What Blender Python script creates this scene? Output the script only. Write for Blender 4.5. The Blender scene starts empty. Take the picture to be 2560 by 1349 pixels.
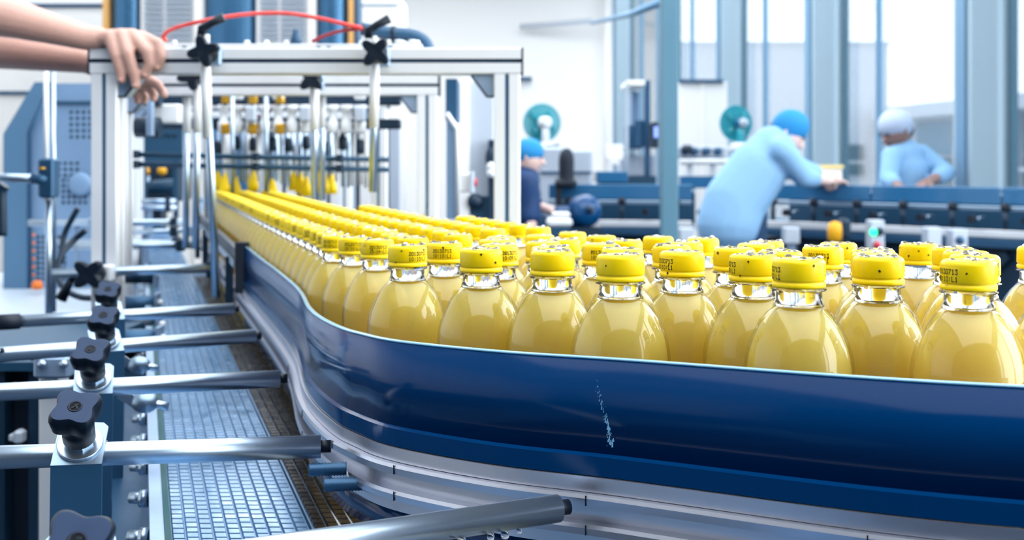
import bpy, bmesh, math, random
import numpy as np
from mathutils import Vector, Matrix, Euler

random.seed(7)
# ------------------------------------------------------------------ camera, world, lights
F, CX, YH, H = 3000.0, 1280.0, 415.0, 1.30          # focal length in px of a 2560 px frame, horizon row, lens height (m)
def P(x, y, D):
    """a point D metres ahead of the lens, seen at photograph position x, y"""
    return Vector(((x - CX) * D / F, D, H - (y - YH) * D / F))

scn = bpy.context.scene
cam_d = bpy.data.cameras.new('camera'); cam = bpy.data.objects.new('camera', cam_d)
scn.collection.objects.link(cam); scn.camera = cam
cam.location = (0, 0, H); cam.rotation_euler = (math.pi / 2, 0, 0)
cam_d.sensor_width = 36.0; cam_d.lens = 36.0 * F / 2560
cam_d.shift_y = -(1349 / 2 - YH) / 2560
cam_d.clip_start = 0.02; cam_d.clip_end = 300
cam_d.dof.use_dof = True; cam_d.dof.focus_distance = 0.76; cam_d.dof.aperture_fstop = 11.5

world = bpy.data.worlds.new('world'); scn.world = world; world.use_nodes = True
bg = world.node_tree.nodes['Background']
bg.inputs['Color'].default_value = (0.82, 0.92, 1.0, 1); bg.inputs['Strength'].default_value = 3.4

def area_light(name, loc, rot, sx, sy, power, col):
    l = bpy.data.lights.new(name, 'AREA'); l.shape = 'RECTANGLE'; l.size = sx; l.size_y = sy
    l.energy = power; l.color = col
    o = bpy.data.objects.new(name, l); scn.collection.objects.link(o)
    o.location = loc; o.rotation_euler = rot
    return o
# overhead area lights added under the unseen ceiling, and daylight standing in the glazed wall
area_light('ceiling_light_near', (0.5, 0.6, 4.9), (0, 0, 0), 6.0, 8.0, 430, (0.93, 0.97, 1.0))
area_light('ceiling_light_far', (-1.0, 12.2, 4.9), (0, 0, 0), 8.0, 12.4, 1050, (0.95, 0.98, 1.0))
area_light('daylight_glazed_wall', (4.1, 0.6, 2.6), (0, math.radians(90), math.radians(7.4)), 3.6, 9.0, 520, (1.0, 0.98, 0.94))

vs = scn.view_settings
vs.view_transform = 'Standard'; vs.look = 'None'; vs.gamma = 1.0; vs.use_curve_mapping = False
vs.exposure = 0.08
cy = scn.cycles
cy.max_bounces = 6; cy.diffuse_bounces = 2; cy.glossy_bounces = 3; cy.transmission_bounces = 6
cy.transparent_max_bounces = 14; cy.caustics_reflective = False; cy.caustics_refractive = False
cy.sample_clamp_indirect = 6.0; cy.adaptive_threshold = 0.1; cy.use_light_tree = False
try: cy.use_denoising = True
except Exception: pass

# ------------------------------------------------------------------ materials
def S(r, g, b):
    f = lambda c: (c / 255 / 12.92) if c / 255 <= 0.04045 else ((c / 255 + 0.055) / 1.055) ** 2.4
    return (f(r), f(g), f(b), 1)
MATS = {}
def mat(name, col, rough=0.5, metal=0.0, var=0.0, scale=20.0, stretch=(1, 1, 1), bump=0.0, coat=0.0, spec=0.5,
        emit=None, trans=0.0, ior=1.45, sub=0.0):
    m = bpy.data.materials.new(name); m.use_nodes = True; nt = m.node_tree
    b = nt.nodes['Principled BSDF']
    b.inputs['Base Color'].default_value = col; b.inputs['Roughness'].default_value = rough
    b.inputs['Metallic'].default_value = metal; b.inputs['Specular IOR Level'].default_value = spec
    b.inputs['Coat Weight'].default_value = coat; b.inputs['Coat Roughness'].default_value = 0.04
    b.inputs['Transmission Weight'].default_value = trans; b.inputs['IOR'].default_value = ior
    b.inputs['Subsurface Weight'].default_value = sub
    if sub: b.inputs['Subsurface Radius'].default_value = (0.01, 0.006, 0.003)
    if emit:
        b.inputs['Emission Color'].default_value = emit[0]; b.inputs['Emission Strength'].default_value = emit[1]
    if var or bump:
        tc = nt.nodes.new('ShaderNodeTexCoord'); mp = nt.nodes.new('ShaderNodeMapping')
        mp.inputs['Scale'].default_value = stretch
        nz = nt.nodes.new('ShaderNodeTexNoise'); nz.inputs['Scale'].default_value = scale; nz.inputs['Detail'].default_value = 4
        nt.links.new(tc.outputs['Object'], mp.inputs['Vector']); nt.links.new(mp.outputs['Vector'], nz.inputs['Vector'])
        if var:
            rr = nt.nodes.new('ShaderNodeMapRange')
            rr.inputs['From Min'].default_value = 0.3; rr.inputs['From Max'].default_value = 0.7
            rr.inputs['To Min'].default_value = max(0.02, rough * (1 - var)); rr.inputs['To Max'].default_value = min(1, rough * (1 + var))
            nt.links.new(nz.outputs['Fac'], rr.inputs['Value']); nt.links.new(rr.outputs['Result'], b.inputs['Roughness'])
            mx = nt.nodes.new('ShaderNodeMix'); mx.data_type = 'RGBA'
            k = 1 - 0.35 * var
            mx.inputs['A'].default_value = (col[0] * k, col[1] * k, col[2] * k, 1); mx.inputs['B'].default_value = col
            nt.links.new(nz.outputs['Fac'], mx.inputs['Factor']); nt.links.new(mx.outputs['Result'], b.inputs['Base Color'])
        if bump:
            bp = nt.nodes.new('ShaderNodeBump'); bp.inputs['Strength'].default_value = bump; bp.inputs['Distance'].default_value = 0.002
            nt.links.new(nz.outputs['Fac'], bp.inputs['Height']); nt.links.new(bp.outputs['Normal'], b.inputs['Normal'])
    MATS[name] = m
    return m
def clear_film(name, tint, ior, rough=0.02, boost=1.0, cap_=1.0):
    """thin clear wall: lets light straight through and mirrors the room at grazing angles"""
    m = bpy.data.materials.new(name); m.use_nodes = True; nt = m.node_tree
    nt.nodes.remove(nt.nodes['Principled BSDF'])
    fr = nt.nodes.new('ShaderNodeFresnel'); fr.inputs['IOR'].default_value = ior
    tr = nt.nodes.new('ShaderNodeBsdfTransparent'); tr.inputs['Color'].default_value = tint
    gl = nt.nodes.new('ShaderNodeBsdfGlossy'); gl.inputs['Roughness'].default_value = rough
    mu = nt.nodes.new('ShaderNodeMath'); mu.operation = 'MULTIPLY'; mu.inputs[1].default_value = boost; mu.use_clamp = True
    mn = nt.nodes.new('ShaderNodeMath'); mn.operation = 'MINIMUM'; mn.inputs[1].default_value = cap_
    mx = nt.nodes.new('ShaderNodeMixShader')
    nt.links.new(fr.outputs['Fac'], mu.inputs[0]); nt.links.new(mu.outputs['Value'], mn.inputs[0]); nt.links.new(mn.outputs['Value'], mx.inputs['Fac'])
    nt.links.new(tr.outputs['BSDF'], mx.inputs[1]); nt.links.new(gl.outputs['BSDF'], mx.inputs[2])
    nt.links.new(mx.outputs['Shader'], nt.nodes['Material Output'].inputs['Surface'])
    MATS[name] = m
    return m

mat('cap', S(255, 220, 0), 0.36, spec=0.4)
clear_film('pet', (0.985, 0.99, 0.985, 1), 1.5, 0.03, 1.0, 0.30)
def neck_mat():
    return mat('pet_neck', (0.98, 0.99, 1.0, 1), 0.10, trans=1.0, ior=1.34)
neck_mat()
def liquid_mat():
    m = bpy.data.materials.new('liquid'); m.use_nodes = True; nt = m.node_tree
    b = nt.nodes['Principled BSDF']
    b.inputs['Base Color'].default_value = S(243, 214, 106); b.inputs['Roughness'].default_value = 0.3
    b.inputs['Subsurface Weight'].default_value = 1.0; b.inputs['Subsurface Scale'].default_value = 0.06
    b.inputs['Subsurface Radius'].default_value = (1.0, 0.75, 0.28)
    tl = nt.nodes.new('ShaderNodeBsdfTranslucent'); tl.inputs['Color'].default_value = S(255, 232, 128)
    tp = nt.nodes.new('ShaderNodeBsdfTransparent'); tp.inputs['Color'].default_value = S(255, 246, 200)
    mx = nt.nodes.new('ShaderNodeMixShader'); mx.inputs['Fac'].default_value = 0.0
    m2 = nt.nodes.new('ShaderNodeMixShader'); m2.inputs['Fac'].default_value = 0.46
    nt.links.new(b.outputs['BSDF'], mx.inputs[1]); nt.links.new(tl.outputs['BSDF'], mx.inputs[2])
    nt.links.new(mx.outputs['Shader'], m2.inputs[1]); nt.links.new(tp.outputs['BSDF'], m2.inputs[2])
    nt.links.new(m2.outputs['Shader'], nt.nodes['Material Output'].inputs['Surface'])
    MATS['liquid'] = m
liquid_mat()
mat('ink', S(52, 48, 10), 0.6)
mat('water', (0.97, 0.98, 1, 1), 0.02, trans=1.0, ior=1.33)
mat('guard_blue', S(0, 54, 106), 0.14, spec=0.15)
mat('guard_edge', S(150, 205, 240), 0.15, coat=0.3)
mat('guard_scratch', S(120, 180, 225), 0.4)
mat('rail_alu', S(196, 200, 214), 0.30, 0.9)
mat('alu', S(228, 234, 242), 0.40, 0.2, var=0.1, scale=40)
mat('alu_dull', S(150, 175, 205), 0.42, 0.5, var=0.2, scale=30)
mat('steel', S(176, 196, 216), 0.28, 0.92)
mat('steel_blue', S(142, 164, 186), 0.36, 0.85)
mat('plate_blue', S(46, 88, 124), 0.38, 0.4, var=0.15, scale=6)
mat('knob', S(7, 22, 38), 0.45, spec=0.3)
mat('knob_top_lit', S(15, 44, 78), 0.5, spec=0.35)  # paler than the knob: light on the top face put into the colour
mat('rubber', S(10, 26, 44), 0.6)
mat('belt', S(120, 164, 206), 0.2, 0.5, var=0.5, scale=45)
mat('belt_gap', S(94, 138, 182), 0.35, 0.2)
mat('belt_shaded_brown', S(50, 46, 42), 0.25, 0.2, var=0.4, scale=50)  # shadow, bottle reflections and dirt put into one brown
mat('green_strip', S(0, 70, 76), 0.5, spec=0.2)
mat('red_tube', S(232, 62, 58), 0.25, coat=0.3)
mat('dark_red', S(150, 30, 48), 0.3)
mat('hose', S(44, 84, 118), 0.45)
mat('brass', S(196, 150, 40), 0.3, 0.6)
mat('white_part', S(232, 238, 245), 0.4)
mat('dark_machine', S(10, 42, 66), 0.45)
mat('mid_machine', S(24, 70, 100), 0.5)
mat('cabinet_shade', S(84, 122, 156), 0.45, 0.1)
mat('slot_shade', S(14, 52, 84), 0.5)  # navy that stands in for the shade inside the beam grooves
mat('cabinet_blue', S(122, 154, 190), 0.45, 0.1, var=0.2, scale=4)
mat('cabinet_light', S(185, 198, 215), 0.45, 0.1, var=0.2, scale=4)
mat('cabinet_white', S(242, 244, 247), 0.5)
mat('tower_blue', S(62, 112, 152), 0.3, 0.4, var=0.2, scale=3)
mat('orange_trim', S(232, 178, 110), 0.5)
mat('orange', S(230, 120, 50), 0.5)
mat('amber', S(240, 176, 30), 0.4)
mat('red_button', S(200, 50, 70), 0.4)
mat('green_lamp', S(20, 230, 150), 0.3, emit=(S(20, 240, 160), 2.5))
mat('screen', S(120, 150, 240), 0.2, emit=(S(150, 175, 255), 1.0))
mat('motor_blue', S(0, 70, 124), 0.25, coat=0.2)
mat('guard_far', S(48, 114, 164), 0.2, 0.1, var=0.2, scale=3, coat=0.3)
mat('fan_teal', S(30, 160, 180), 0.25, coat=0.3)
clear_film('fan_film', S(60, 185, 205), 1.4, 0.1)
mat('fan_dark', S(10, 96, 130), 0.3)
mat('wall_white', S(250, 250, 250), 0.7, var=0.05, scale=1.0)
mat('wall_grey', S(205, 214, 226), 0.7, var=0.05, scale=1.0)
mat('floor', S(34, 54, 74), 0.75, var=0.15, scale=2.0)
mat('deck', S(196, 210, 226), 0.4, var=0.2, scale=5.0)
mat('column', S(172, 196, 212), 0.4, 0.1, var=0.1, scale=2)
mat('column_teal', S(88, 130, 152), 0.4, 0.1, var=0.1, scale=2)
mat('frame_blue', S(110, 152, 185), 0.4, 0.2)
mat('frame_teal', S(28, 118, 150), 0.4, 0.2)
clear_film('pane', (0.97, 0.99, 1.0, 1), 1.4, 0.02, 0.7)
mat('ext_white', S(204, 210, 222), 0.8, var=0.05, scale=0.5)
mat('ext_glass', S(6, 74, 94), 0.15, 0.0, coat=0.3)
mat('ext_glass_pale', S(84, 130, 160), 0.2)
mat('ground_out', S(200, 205, 208), 0.9, var=0.1, scale=0.4)
mat('skin', S(206, 164, 152), 0.5, var=0.15, scale=14, sub=0.1)
mat('skin_pale', S(238, 205, 196), 0.5, var=0.1, scale=14, sub=0.1)
mat('skin_shade', S(150, 118, 112), 0.5, var=0.1, scale=14)
mat('nail', S(232, 182, 172), 0.3)
mat('gown', S(142, 190, 234), 0.75, var=0.2, scale=9, bump=0.3)
mat('gown_light', S(196, 218, 244), 0.75, var=0.2, scale=9, bump=0.3)
mat('shirt_navy', S(4, 54, 104), 0.7, var=0.2, scale=9)
mat('trousers', S(28, 62, 98), 0.8)
mat('cap_blue', S(40, 142, 206), 0.8, var=0.2, scale=20)
mat('cap_pale', S(190, 208, 236), 0.8, var=0.2, scale=20)
mat('hair', S(14, 26, 44), 0.6)
mat('shoe', S(20, 34, 52), 0.6)
mat('box_yellow', S(246, 226, 150), 0.5)
mat('lamp', S(250, 252, 255), 0.4, emit=((0.95, 0.98, 1, 1), 2.0))  # glow of the added, unseen ceiling tubes

# ------------------------------------------------------------------ mesh helpers
COL = scn.collection
class MB:
    """collects shapes; build() links them as one mesh object"""
    def __init__(s): s.v = []; s.f = []; s.sm = []
    def add(s, vs, fs, smooth=False):
        n = len(s.v); s.v += [tuple(v) for v in vs]
        s.f += [tuple(i + n for i in f) for f in fs]; s.sm += [smooth] * len(fs)
        return s
    def box(s, c, size, rz=0.0, rot=None, bev=0.0):
        hx, hy, hz = size[0] / 2, size[1] / 2, size[2] / 2
        R = rot if rot is not None else Matrix.Rotation(rz, 3, 'Z')
        if bev <= 0:
            vs = [Vector((x, y, z)) for x in (-hx, hx) for y in (-hy, hy) for z in (-hz, hz)]
            fs = [(0, 1, 3, 2), (4, 6, 7, 5), (0, 4, 5, 1), (2, 3, 7, 6), (0, 2, 6, 4), (1, 5, 7, 3)]
        else:
            b = min(bev, hx * .9, hy * .9, hz * .9); vs = []; fs = []
            sec = [(-hx + b, -hy), (hx - b, -hy), (hx, -hy + b), (hx, hy - b), (hx - b, hy), (-hx + b, hy), (-hx, hy - b), (-hx, -hy + b)]
            def ring(z, k): return [Vector((x * (1 - k / max(hx, 1e-6)), y * (1 - k / max(hy, 1e-6)), z)) for x, y in sec]
            for z, k in ((-hz, b), (-hz + b, 0), (hz - b, 0), (hz, b)): vs += ring(z, k)
            for r in range(3):
                for i in range(8): j = (i + 1) % 8; fs.append((r * 8 + i, r * 8 + j, r * 8 + 8 + j, r * 8 + 8 + i))
            fs.append(tuple(range(7, -1, -1))); fs.append(tuple(range(24, 32)))
        c = Vector(c)
        return s.add([c + R @ v for v in vs], fs)
    def bx(s, x0, x1, y0, y1, z0, z1, bev=0.0):
        return s.box(((x0 + x1) / 2, (y0 + y1) / 2, (z0 + z1) / 2), (abs(x1 - x0), abs(y1 - y0), abs(z1 - z0)), bev=bev)
    def cyl(s, p0, p1, r0, r1=None, n=16, caps=True):
        return s.tube([p0, p1], [r0, r0 if r1 is None else r1], n, caps)
    def tube(s, path, r, n=10, caps=True):
        path = [Vector(p) for p in path]; rs = r if isinstance(r, (list, tuple)) else [r] * len(path)
        vs = []; fs = []; up = None
        for i, p in enumerate(path):
            t = (path[min(i + 1, len(path) - 1)] - path[max(i - 1, 0)]).normalized()
            if up is None:
                up = Vector((0, 0, 1)) if abs(t.z) < .9 else Vector((1, 0, 0))
            a = t.cross(up).normalized(); up = a.cross(t).normalized()
            for k in range(n):
                w = 2 * math.pi * k / n
                vs.append(p + rs[i] * (a * math.cos(w) + up * math.sin(w)))
        for i in range(len(path) - 1):
            for k in range(n):
                j = (k + 1) % n; fs.append((i * n + k, i * n + j, (i + 1) * n + j, (i + 1) * n + k))
        s.add(vs, fs, True)
        if caps:
            m = len(s.v) - len(vs)
            s.f.append(tuple(m + k for k in range(n - 1, -1, -1))); s.sm.append(False)
            e = m + (len(path) - 1) * n
            s.f.append(tuple(e + k for k in range(n))); s.sm.append(False)
        return s
    def lathe(s, prof, c=(0, 0, 0), n=24, axis=None, smooth=True):
        c = Vector(c); R = Matrix.Identity(3)
        if axis is not None: R = Vector((0, 0, 1)).rotation_difference(Vector(axis).normalized()).to_matrix()
        vs = []; fs = []
        for r, z in prof:
            for k in range(n):
                w = 2 * math.pi * k / n; vs.append(c + R @ Vector((r * math.cos(w), r * math.sin(w), z)))
        for i in range(len(prof) - 1):
            for k in range(n):
                j = (k + 1) % n; fs.append((i * n + k, i * n + j, (i + 1) * n + j, (i + 1) * n + k))
        s.add(vs, fs, smooth)
        m = len(s.v) - len(vs)
        if prof[0][0] > 1e-6: s.f.append(tuple(m + k for k in range(n - 1, -1, -1))); s.sm.append(False)
        if prof[-1][0] > 1e-6:
            e = m + (len(prof) - 1) * n; s.f.append(tuple(e + k for k in range(n))); s.sm.append(False)
        return s
    def prism(s, poly, origin, ax, ay, az, depth):
        """polygon in the ax/ay plane, pushed along az"""
        o = Vector(origin); ax, ay, az = Vector(ax), Vector(ay), Vector(az); n = len(poly)
        vs = [o + ax * x + ay * y for x, y in poly] + [o + ax * x + ay * y + az * depth for x, y in poly]
        fs = [tuple(range(n - 1, -1, -1)), tuple(range(n, 2 * n))] + [(i, (i + 1) % n, n + (i + 1) % n, n + i) for i in range(n)]
        return s.add(vs, fs)
    def sweep(s, path, normals, sec, smooth=False):
        """closed section (offset, height) carried along path"""
        n = len(sec); vs = []; fs = []
        for p, nn in zip(path, normals):
            for o, h in sec: vs.append((p[0] + nn[0] * o, p[1] + nn[1] * o, p[2] + h))
        for i in range(len(path) - 1):
            for k in range(n):
                j = (k + 1) % n; fs.append((i * n + k, i * n + j, (i + 1) * n + j, (i + 1) * n + k))
        fs.append(tuple(range(n - 1, -1, -1))); fs.append(tuple((len(path) - 1) * n + k for k in range(n)))
        return s.add(vs, fs, smooth)
    def mesh(s, name):
        me = bpy.data.meshes.new(name); me.from_pydata(s.v, [], s.f)
        me.polygons.foreach_set('use_smooth', s.sm)
        bm = bmesh.new(); bm.from_mesh(me); bmesh.ops.recalc_face_normals(bm, faces=bm.faces); bm.to_mesh(me); bm.free()
        return me
    def build(s, name, m, parent=None, label=None):
        return link(name, s.mesh(name), m, parent, label)
def link(name, me, m=None, parent=None, label=None):
    o = bpy.data.objects.new(name, me); COL.objects.link(o)
    if m: 
        if not me.materials: me.materials.append(MATS[m])
    if parent:
        o.parent = parent
        o.matrix_parent_inverse = parent_matrix(parent).inverted()
    if label: o['label'] = label
    return o
def parent_matrix(o):
    m = Matrix.LocRotScale(o.location, o.rotation_euler, o.scale)
    if o.parent: m = parent_matrix(o.parent) @ o.matrix_parent_inverse @ m
    return m
def thing(name, label, cat, loc=(0, 0, 0), group=None):
    o = bpy.data.objects.new(name, None); COL.objects.link(o); o.location = loc
    o.empty_display_size = 0.05
    return tag(o, label, cat, group)
def tag(o, label, cat, group=None, kind=None):
    o['label'] = label; o['category'] = cat
    if group: o['group'] = group
    if kind: o['kind'] = kind
    return o
def struct(name, mb, m, parent=None, label=None):
    o = mb.build(name, m, parent)
    if not parent: o['kind'] = 'structure'
    if label: o['label'] = label
    return o
def sphere(mb, c, r, n=10, sc=(1, 1, 1)):
    prof = [(max(1e-7, math.sin(math.pi * i / n)), -math.cos(math.pi * i / n)) for i in range(n + 1)]
    vs = []; fs = []; c = Vector(c); m = n * 2
    for a, z in prof:
        for k in range(m):
            w = 2 * math.pi * k / m
            vs.append(c + Vector((a * math.cos(w) * r * sc[0], a * math.sin(w) * r * sc[1], z * r * sc[2])))
    for i in range(n):
        for k in range(m):
            j = (k + 1) % m; fs.append((i * m + k, i * m + j, (i + 1) * m + j, (i + 1) * m + k))
    return mb.add(vs, fs, True)
def spline(pts, k=8):
    """Catmull-Rom through pts"""
    pts = [np.array(p, float) for p in pts]; out = []
    q = [2 * pts[0] - pts[1]] + pts + [2 * pts[-1] - pts[-2]]
    for i in range(1, len(q) - 2):
        a, b, c, d = q[i - 1], q[i], q[i + 1], q[i + 2]
        for j in range(k):
            t = j / k
            out.append(0.5 * ((2 * b) + (c - a) * t + (2 * a - 5 * b + 4 * c - d) * t * t + (3 * b - a - 3 * c + d) * t ** 3))
    out.append(pts[-1]); return out
def frame_of(axis):
    a = Vector(axis).normalized()
    return Vector((0, 0, 1)).rotation_difference(a).to_matrix()
# ------------------------------------------------------------------ the setting
struct('floor', MB().bx(-6, 6, -4, 20.5, -0.1, 0), 'floor')
ceil_ = struct('ceiling', MB().bx(-6, 6, -4, 20.7, 5.2, 5.3), 'wall_white')
struct('wall_back', MB().bx(-6, 2.6, 20.5, 20.7, 0, 5.2), 'wall_white')
struct('wall_left', MB().bx(-6.15, -6, -4, 20.7, 0, 5.2), 'wall_white')
struct('wall_front', MB().bx(-6.15, 6, -4.15, -4, 0, 5.2), 'dark_machine')
WX = lambda D: 4.23 - 0.13 * D
wdir = Vector((-0.13, 1, 0)).normalized(); wnor = Vector((-1, -0.13, 0)).normalized(); wang = math.atan2(0.13, 1)
wr = MB()
for za, zb in ((0, 0.72), (4.7, 5.2)):
    a, b = Vector((WX(-4), -4, 0)), Vector((WX(20.5), 20.5, 0))
    wr.box(((a.x + b.x) / 2 + .05, (a.y + b.y) / 2, (za + zb) / 2), (0.14, (b - a).length, zb - za), rz=wang)
struct('wall_right', wr, 'wall_grey')
cols = [-2.8, -0.1, 2.6, 5.3, 8.0, 10.7, 13.4, 16.1, 18.8]
for i, D in enumerate(cols):
    w = 0.27 if D < 13 else 0.24
    c = struct('trim_%d' % (i + 1), MB().box((WX(D) - .06, D, 2.7), (w, 0.24, 5.0), rz=wang), 'column')
    e = MB().box((WX(D) + w / 2 - .045, D - .06, 2.7), (0.05, 0.16, 5.0), rz=wang)
    e.build('edge_strip', 'frame_teal', c)
    MB().box((WX(D) - w / 2 - .07, D - .02, 2.7), (0.014, 0.12, 5.0), rz=wang).build('edge_strip', 'frame_blue', c)
for i in range(len(cols) - 1):
    d0, d1 = cols[i] + .15, cols[i + 1] - .15; mid = d0 * 0.35 + d1 * 0.65
    w = bpy.data.objects.new('window_%d' % (i + 1), None); COL.objects.link(w); w['kind'] = 'structure'
    w.location = (WX((d0 + d1) / 2), (d0 + d1) / 2, 0.72)
    fr = MB()
    for z in (0.75, 4.67): fr.box((WX((d0 + d1) / 2), (d0 + d1) / 2, z), (0.06, (d1 - d0) * 1.01, 0.06), rz=wang)
    fr.build('window_frame', 'frame_blue', w)
    MB().box((WX(mid), mid, 2.71), (0.04, 0.035, 3.9), rz=wang).build('mullion', 'frame_blue', w)
    for a, b in ((d0, mid - .03), (mid + .03, d1)):
        MB().box((WX((a + b) / 2) + .01, (a + b) / 2, 2.71), (0.008, (b - a) * 1.008, 3.86), rz=wang).build('pane', 'pane', w)
# partition with seams at the far left, a pipe and a grey bar on the back wall
pa = struct('wall_partition', MB().bx(-6, -2.52, 8.4, 8.5, 0, 4.4), 'wall_white')
for y in (14, 232): 
    z = P(0, y, 8.4).z; MB().bx(-6, -2.52, 8.385, 8.4, z - .012, z + .012).build('panel_seam', 'plate_blue', pa)
struct('trim_10', MB().cyl(P(1516, 415, 20.35) - Vector((0, 0, 1.3)), P(1516, 415, 20.35) + Vector((0, 0, 3.9)), .05), 'wall_white')
struct('trim_11', MB().tube([P(1300, 66, 20.3), P(1480, 52, 20.0)], .045), 'wall_grey')
br = MB().tube([P(1478, 58, 14.5), P(1575, 36, 13.2), P(1660, 2, 12.0)], [.02, .035, .05], 8)
struct('trim_12', br, 'frame_blue')
# unseen lamp rows, added to account for the overhead area lights
for yy in (-1.0, 2.0, 5.0, 8.0, 11.0, 14.0):
    for xx in (-3.6, 0.2):
        t = MB().box((xx, yy, 5.16), (1.5, .16, .08)).build('added_lamp_housing', 'cabinet_white', ceil_)
        MB().cyl((xx - .7, yy, 5.09), (xx + .7, yy, 5.09), .02).build('added_lamp_tube', 'lamp', t)
# outside, beyond the glazed wall
struct('ground', MB().bx(3.2, 60, -10, 70, -0.5, -0.4), 'ground_out')
t = thing('building', 'tall pale block outside with a flat top and a plain facade', 'building', (6.2, 32, -.4))
MB().bx(-3.0, 9.4, 30, 36, -.4, P(0, 106, 30).z).build('facade', 'ext_white', t)
MB().bx(-3.0, 9.46, 29.95, 30.05, P(0, 112, 30).z, P(0, 106, 30).z + .02).build('parapet', 'ext_white', t)
for x0, x1 in ((2115, 2158),):
    a, b = P(x0, 362, 29.95), P(x1, 438, 29.95)
    w = MB().bx(a.x, b.x, 29.9, 30.02, b.z, a.z).build('window', 'ext_glass', t)
    MB().bx(a.x - .05, b.x + .05, 29.88, 29.94, b.z + .3, b.z + .36).build('window_bar', 'ext_white', w)
t = thing('building', 'low pale building outside with an overhanging roof band and teal windows', 'building', (12, 27, -.4))
A, B = Vector((9.5, 29.5, 0)), Vector((11.6, 15.0, 0)); L = (B - A).length; d = (B - A).normalized(); n = Vector((-d.y, d.x, 0)); 
if n.x > 0: n = -n
ang = math.atan2(d.y, d.x)
def fac(s0, s1, z0, z1, th, off):
    c = A + d * ((s0 + s1) / 2) + n * off
    return MB().box((c.x, c.y, (z0 + z1) / 2), (s1 - s0, th, z1 - z0), rz=ang)
fac(0, L, -.4, 2.55, .3, -.3).build('facade', 'ext_white', t)
fac(-.3, L, 2.42, 2.72, 1.0, .05).build('roof_band', 'ext_white', t)
for k in range(6):
    s = .7 + k * 2.3
    fac(s, s + 1.9, 1.55, 2.35, .06, -.13).build('window', 'ext_glass_pale', t)
    fac(s, s + 1.9, .6, 1.5, .06, -.13).build('window', 'ext_glass', t)
    fac(s + 1.98, s + 2.2, -.4, 2.45, .16, -.06).build('pillar', 'ext_white', t)
fac(0, L, 1.18, 1.28, .12, -.08).build('handrail', 'ext_white', t)
# ------------------------------------------------------------------ bottle line: plan of the conveyor
ZD = [.4, .6, .72, 1.25, 1.7, 2.4, 3.2, 5.0]; ZV = [.0425, .0493, .0535, .0715, .074, .070, .066, .066]
dzc = lambda D: float(np.interp(D, ZD, ZV))           # how far the cap tops lie below the lens, by distance
def on_line(x, y, off=0.0):
    lo, hi = .3, 6.0
    for _ in range(50):
        m = (lo + hi) / 2
        if (dzc(m) + off) * F / m - (y - YH) > 0: lo = m
        else: hi = m
    return np.array([(x - CX) * lo / F, lo])
RAIL_H = 0.060
rail_px = [(615, 615), (660, 650), (700, 680), (748, 723), (772, 765), (800, 790), (850, 815), (900, 830), (1000, 850), (1250, 875), (1555, 895), (2030, 930), (2300, 948), (2560, 962)]
rp = [on_line(x, y, RAIL_H) for x, y in rail_px]
rp += [rp[-1] + (rp[-1] - rp[-2]) * k_ for k_ in (1.6, 3.2, 4.8)]
back = [rp[0] + np.array([-.308, 1.0]) * s for s in (1.4, .9, .45)]
def z_rail(D): return H - dzc(D) - RAIL_H
def prep(pts, k):
    pl = spline(pts, k); path = [(p[0], p[1], z_rail(p[1])) for p in pl]; nn = []
    for i in range(len(pl)):
        t = pl[min(i + 1, len(pl) - 1)] - pl[max(i - 1, 0)]; t = t / np.hypot(*t); nn.append((t[1], -t[0]))
    return path, nn
g_path, g_n = prep(rp, 10)
a_path, a_n = prep(back + rp, 10)
guard = thing('conveyor_guard', 'glossy navy blue guard rail curving along the bottles, on an aluminium rail', 'guard rail', (0, .75, H - .25))
def sec(o0, o1, h0, h1): return [(o0, h0), (o1, h0), (o1, h1), (o0, h1)]
pn = MB().sweep(g_path, g_n, sec(-.002, .002, -.058, -.001), True).build('guard_panel', 'guard_blue', guard)
MB().sweep(g_path, g_n, [(-.0022, -.0012), (.0022, -.0012), (.0018, 0), (-.0018, 0)], True).build('top_edge', 'guard_edge', pn, 'pale acrylic top edge of the blue panel')
MB().sweep(g_path, g_n, [(-.002, -.070), (.0045, -.070), (.0045, -.0585), (.002, -.0570), (-.002, -.0570)]).build('guard_lip', 'guard_blue', guard)
alu_sub = bpy.data.objects.new('aluminium_rail', None); COL.objects.link(alu_sub); alu_sub.parent = guard
alu_sub.location = (0, 0, 0); alu_sub.matrix_parent_inverse = parent_matrix(guard).inverted()
for nm, s_ in (('upper_face', [(-.002, -.0795), (.006, -.0795), (.006, -.0705), (-.002, -.0705)]),
               ('upper_ledge', [(-.002, -.0865), (.011, -.0865), (.0115, -.082), (.0105, -.0798), (-.002, -.0798)]),
               ('slot_back', [(-.002, -.098), (.002, -.098), (.002, -.0862), (-.002, -.0862)]),
               ('lower_ledge', [(-.002, -.1035), (.011, -.1035), (.0115, -.0995), (.0105, -.0972), (-.002, -.0972)]),
               ('lower_face', [(-.002, -.112), (.006, -.112), (.006, -.1038), (-.002, -.1038)])):
    MB().sweep(a_path, a_n, s_).build(nm, 'rail_alu', alu_sub)
MB().sweep(g_path, g_n, sec(-.002, .002, -.132, -.1122), True).build('lower_guard', 'guard_blue', guard)
# seams across the ledges
sm = MB()
for k in range(60, len(a_path) - 3, 17):
    p, nn = a_path[k], a_n[k]
    for h in (-.0832, -.1005):
        sm.box((p[0] + nn[0] * .0116, p[1] + nn[1] * .0116, p[2] + h), (.0006, .0006, .006), rz=math.atan2(nn[1], nn[0]))
o = sm.build('rail_seams', 'knob', alu_sub); o['kind'] = 'stuff'
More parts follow.
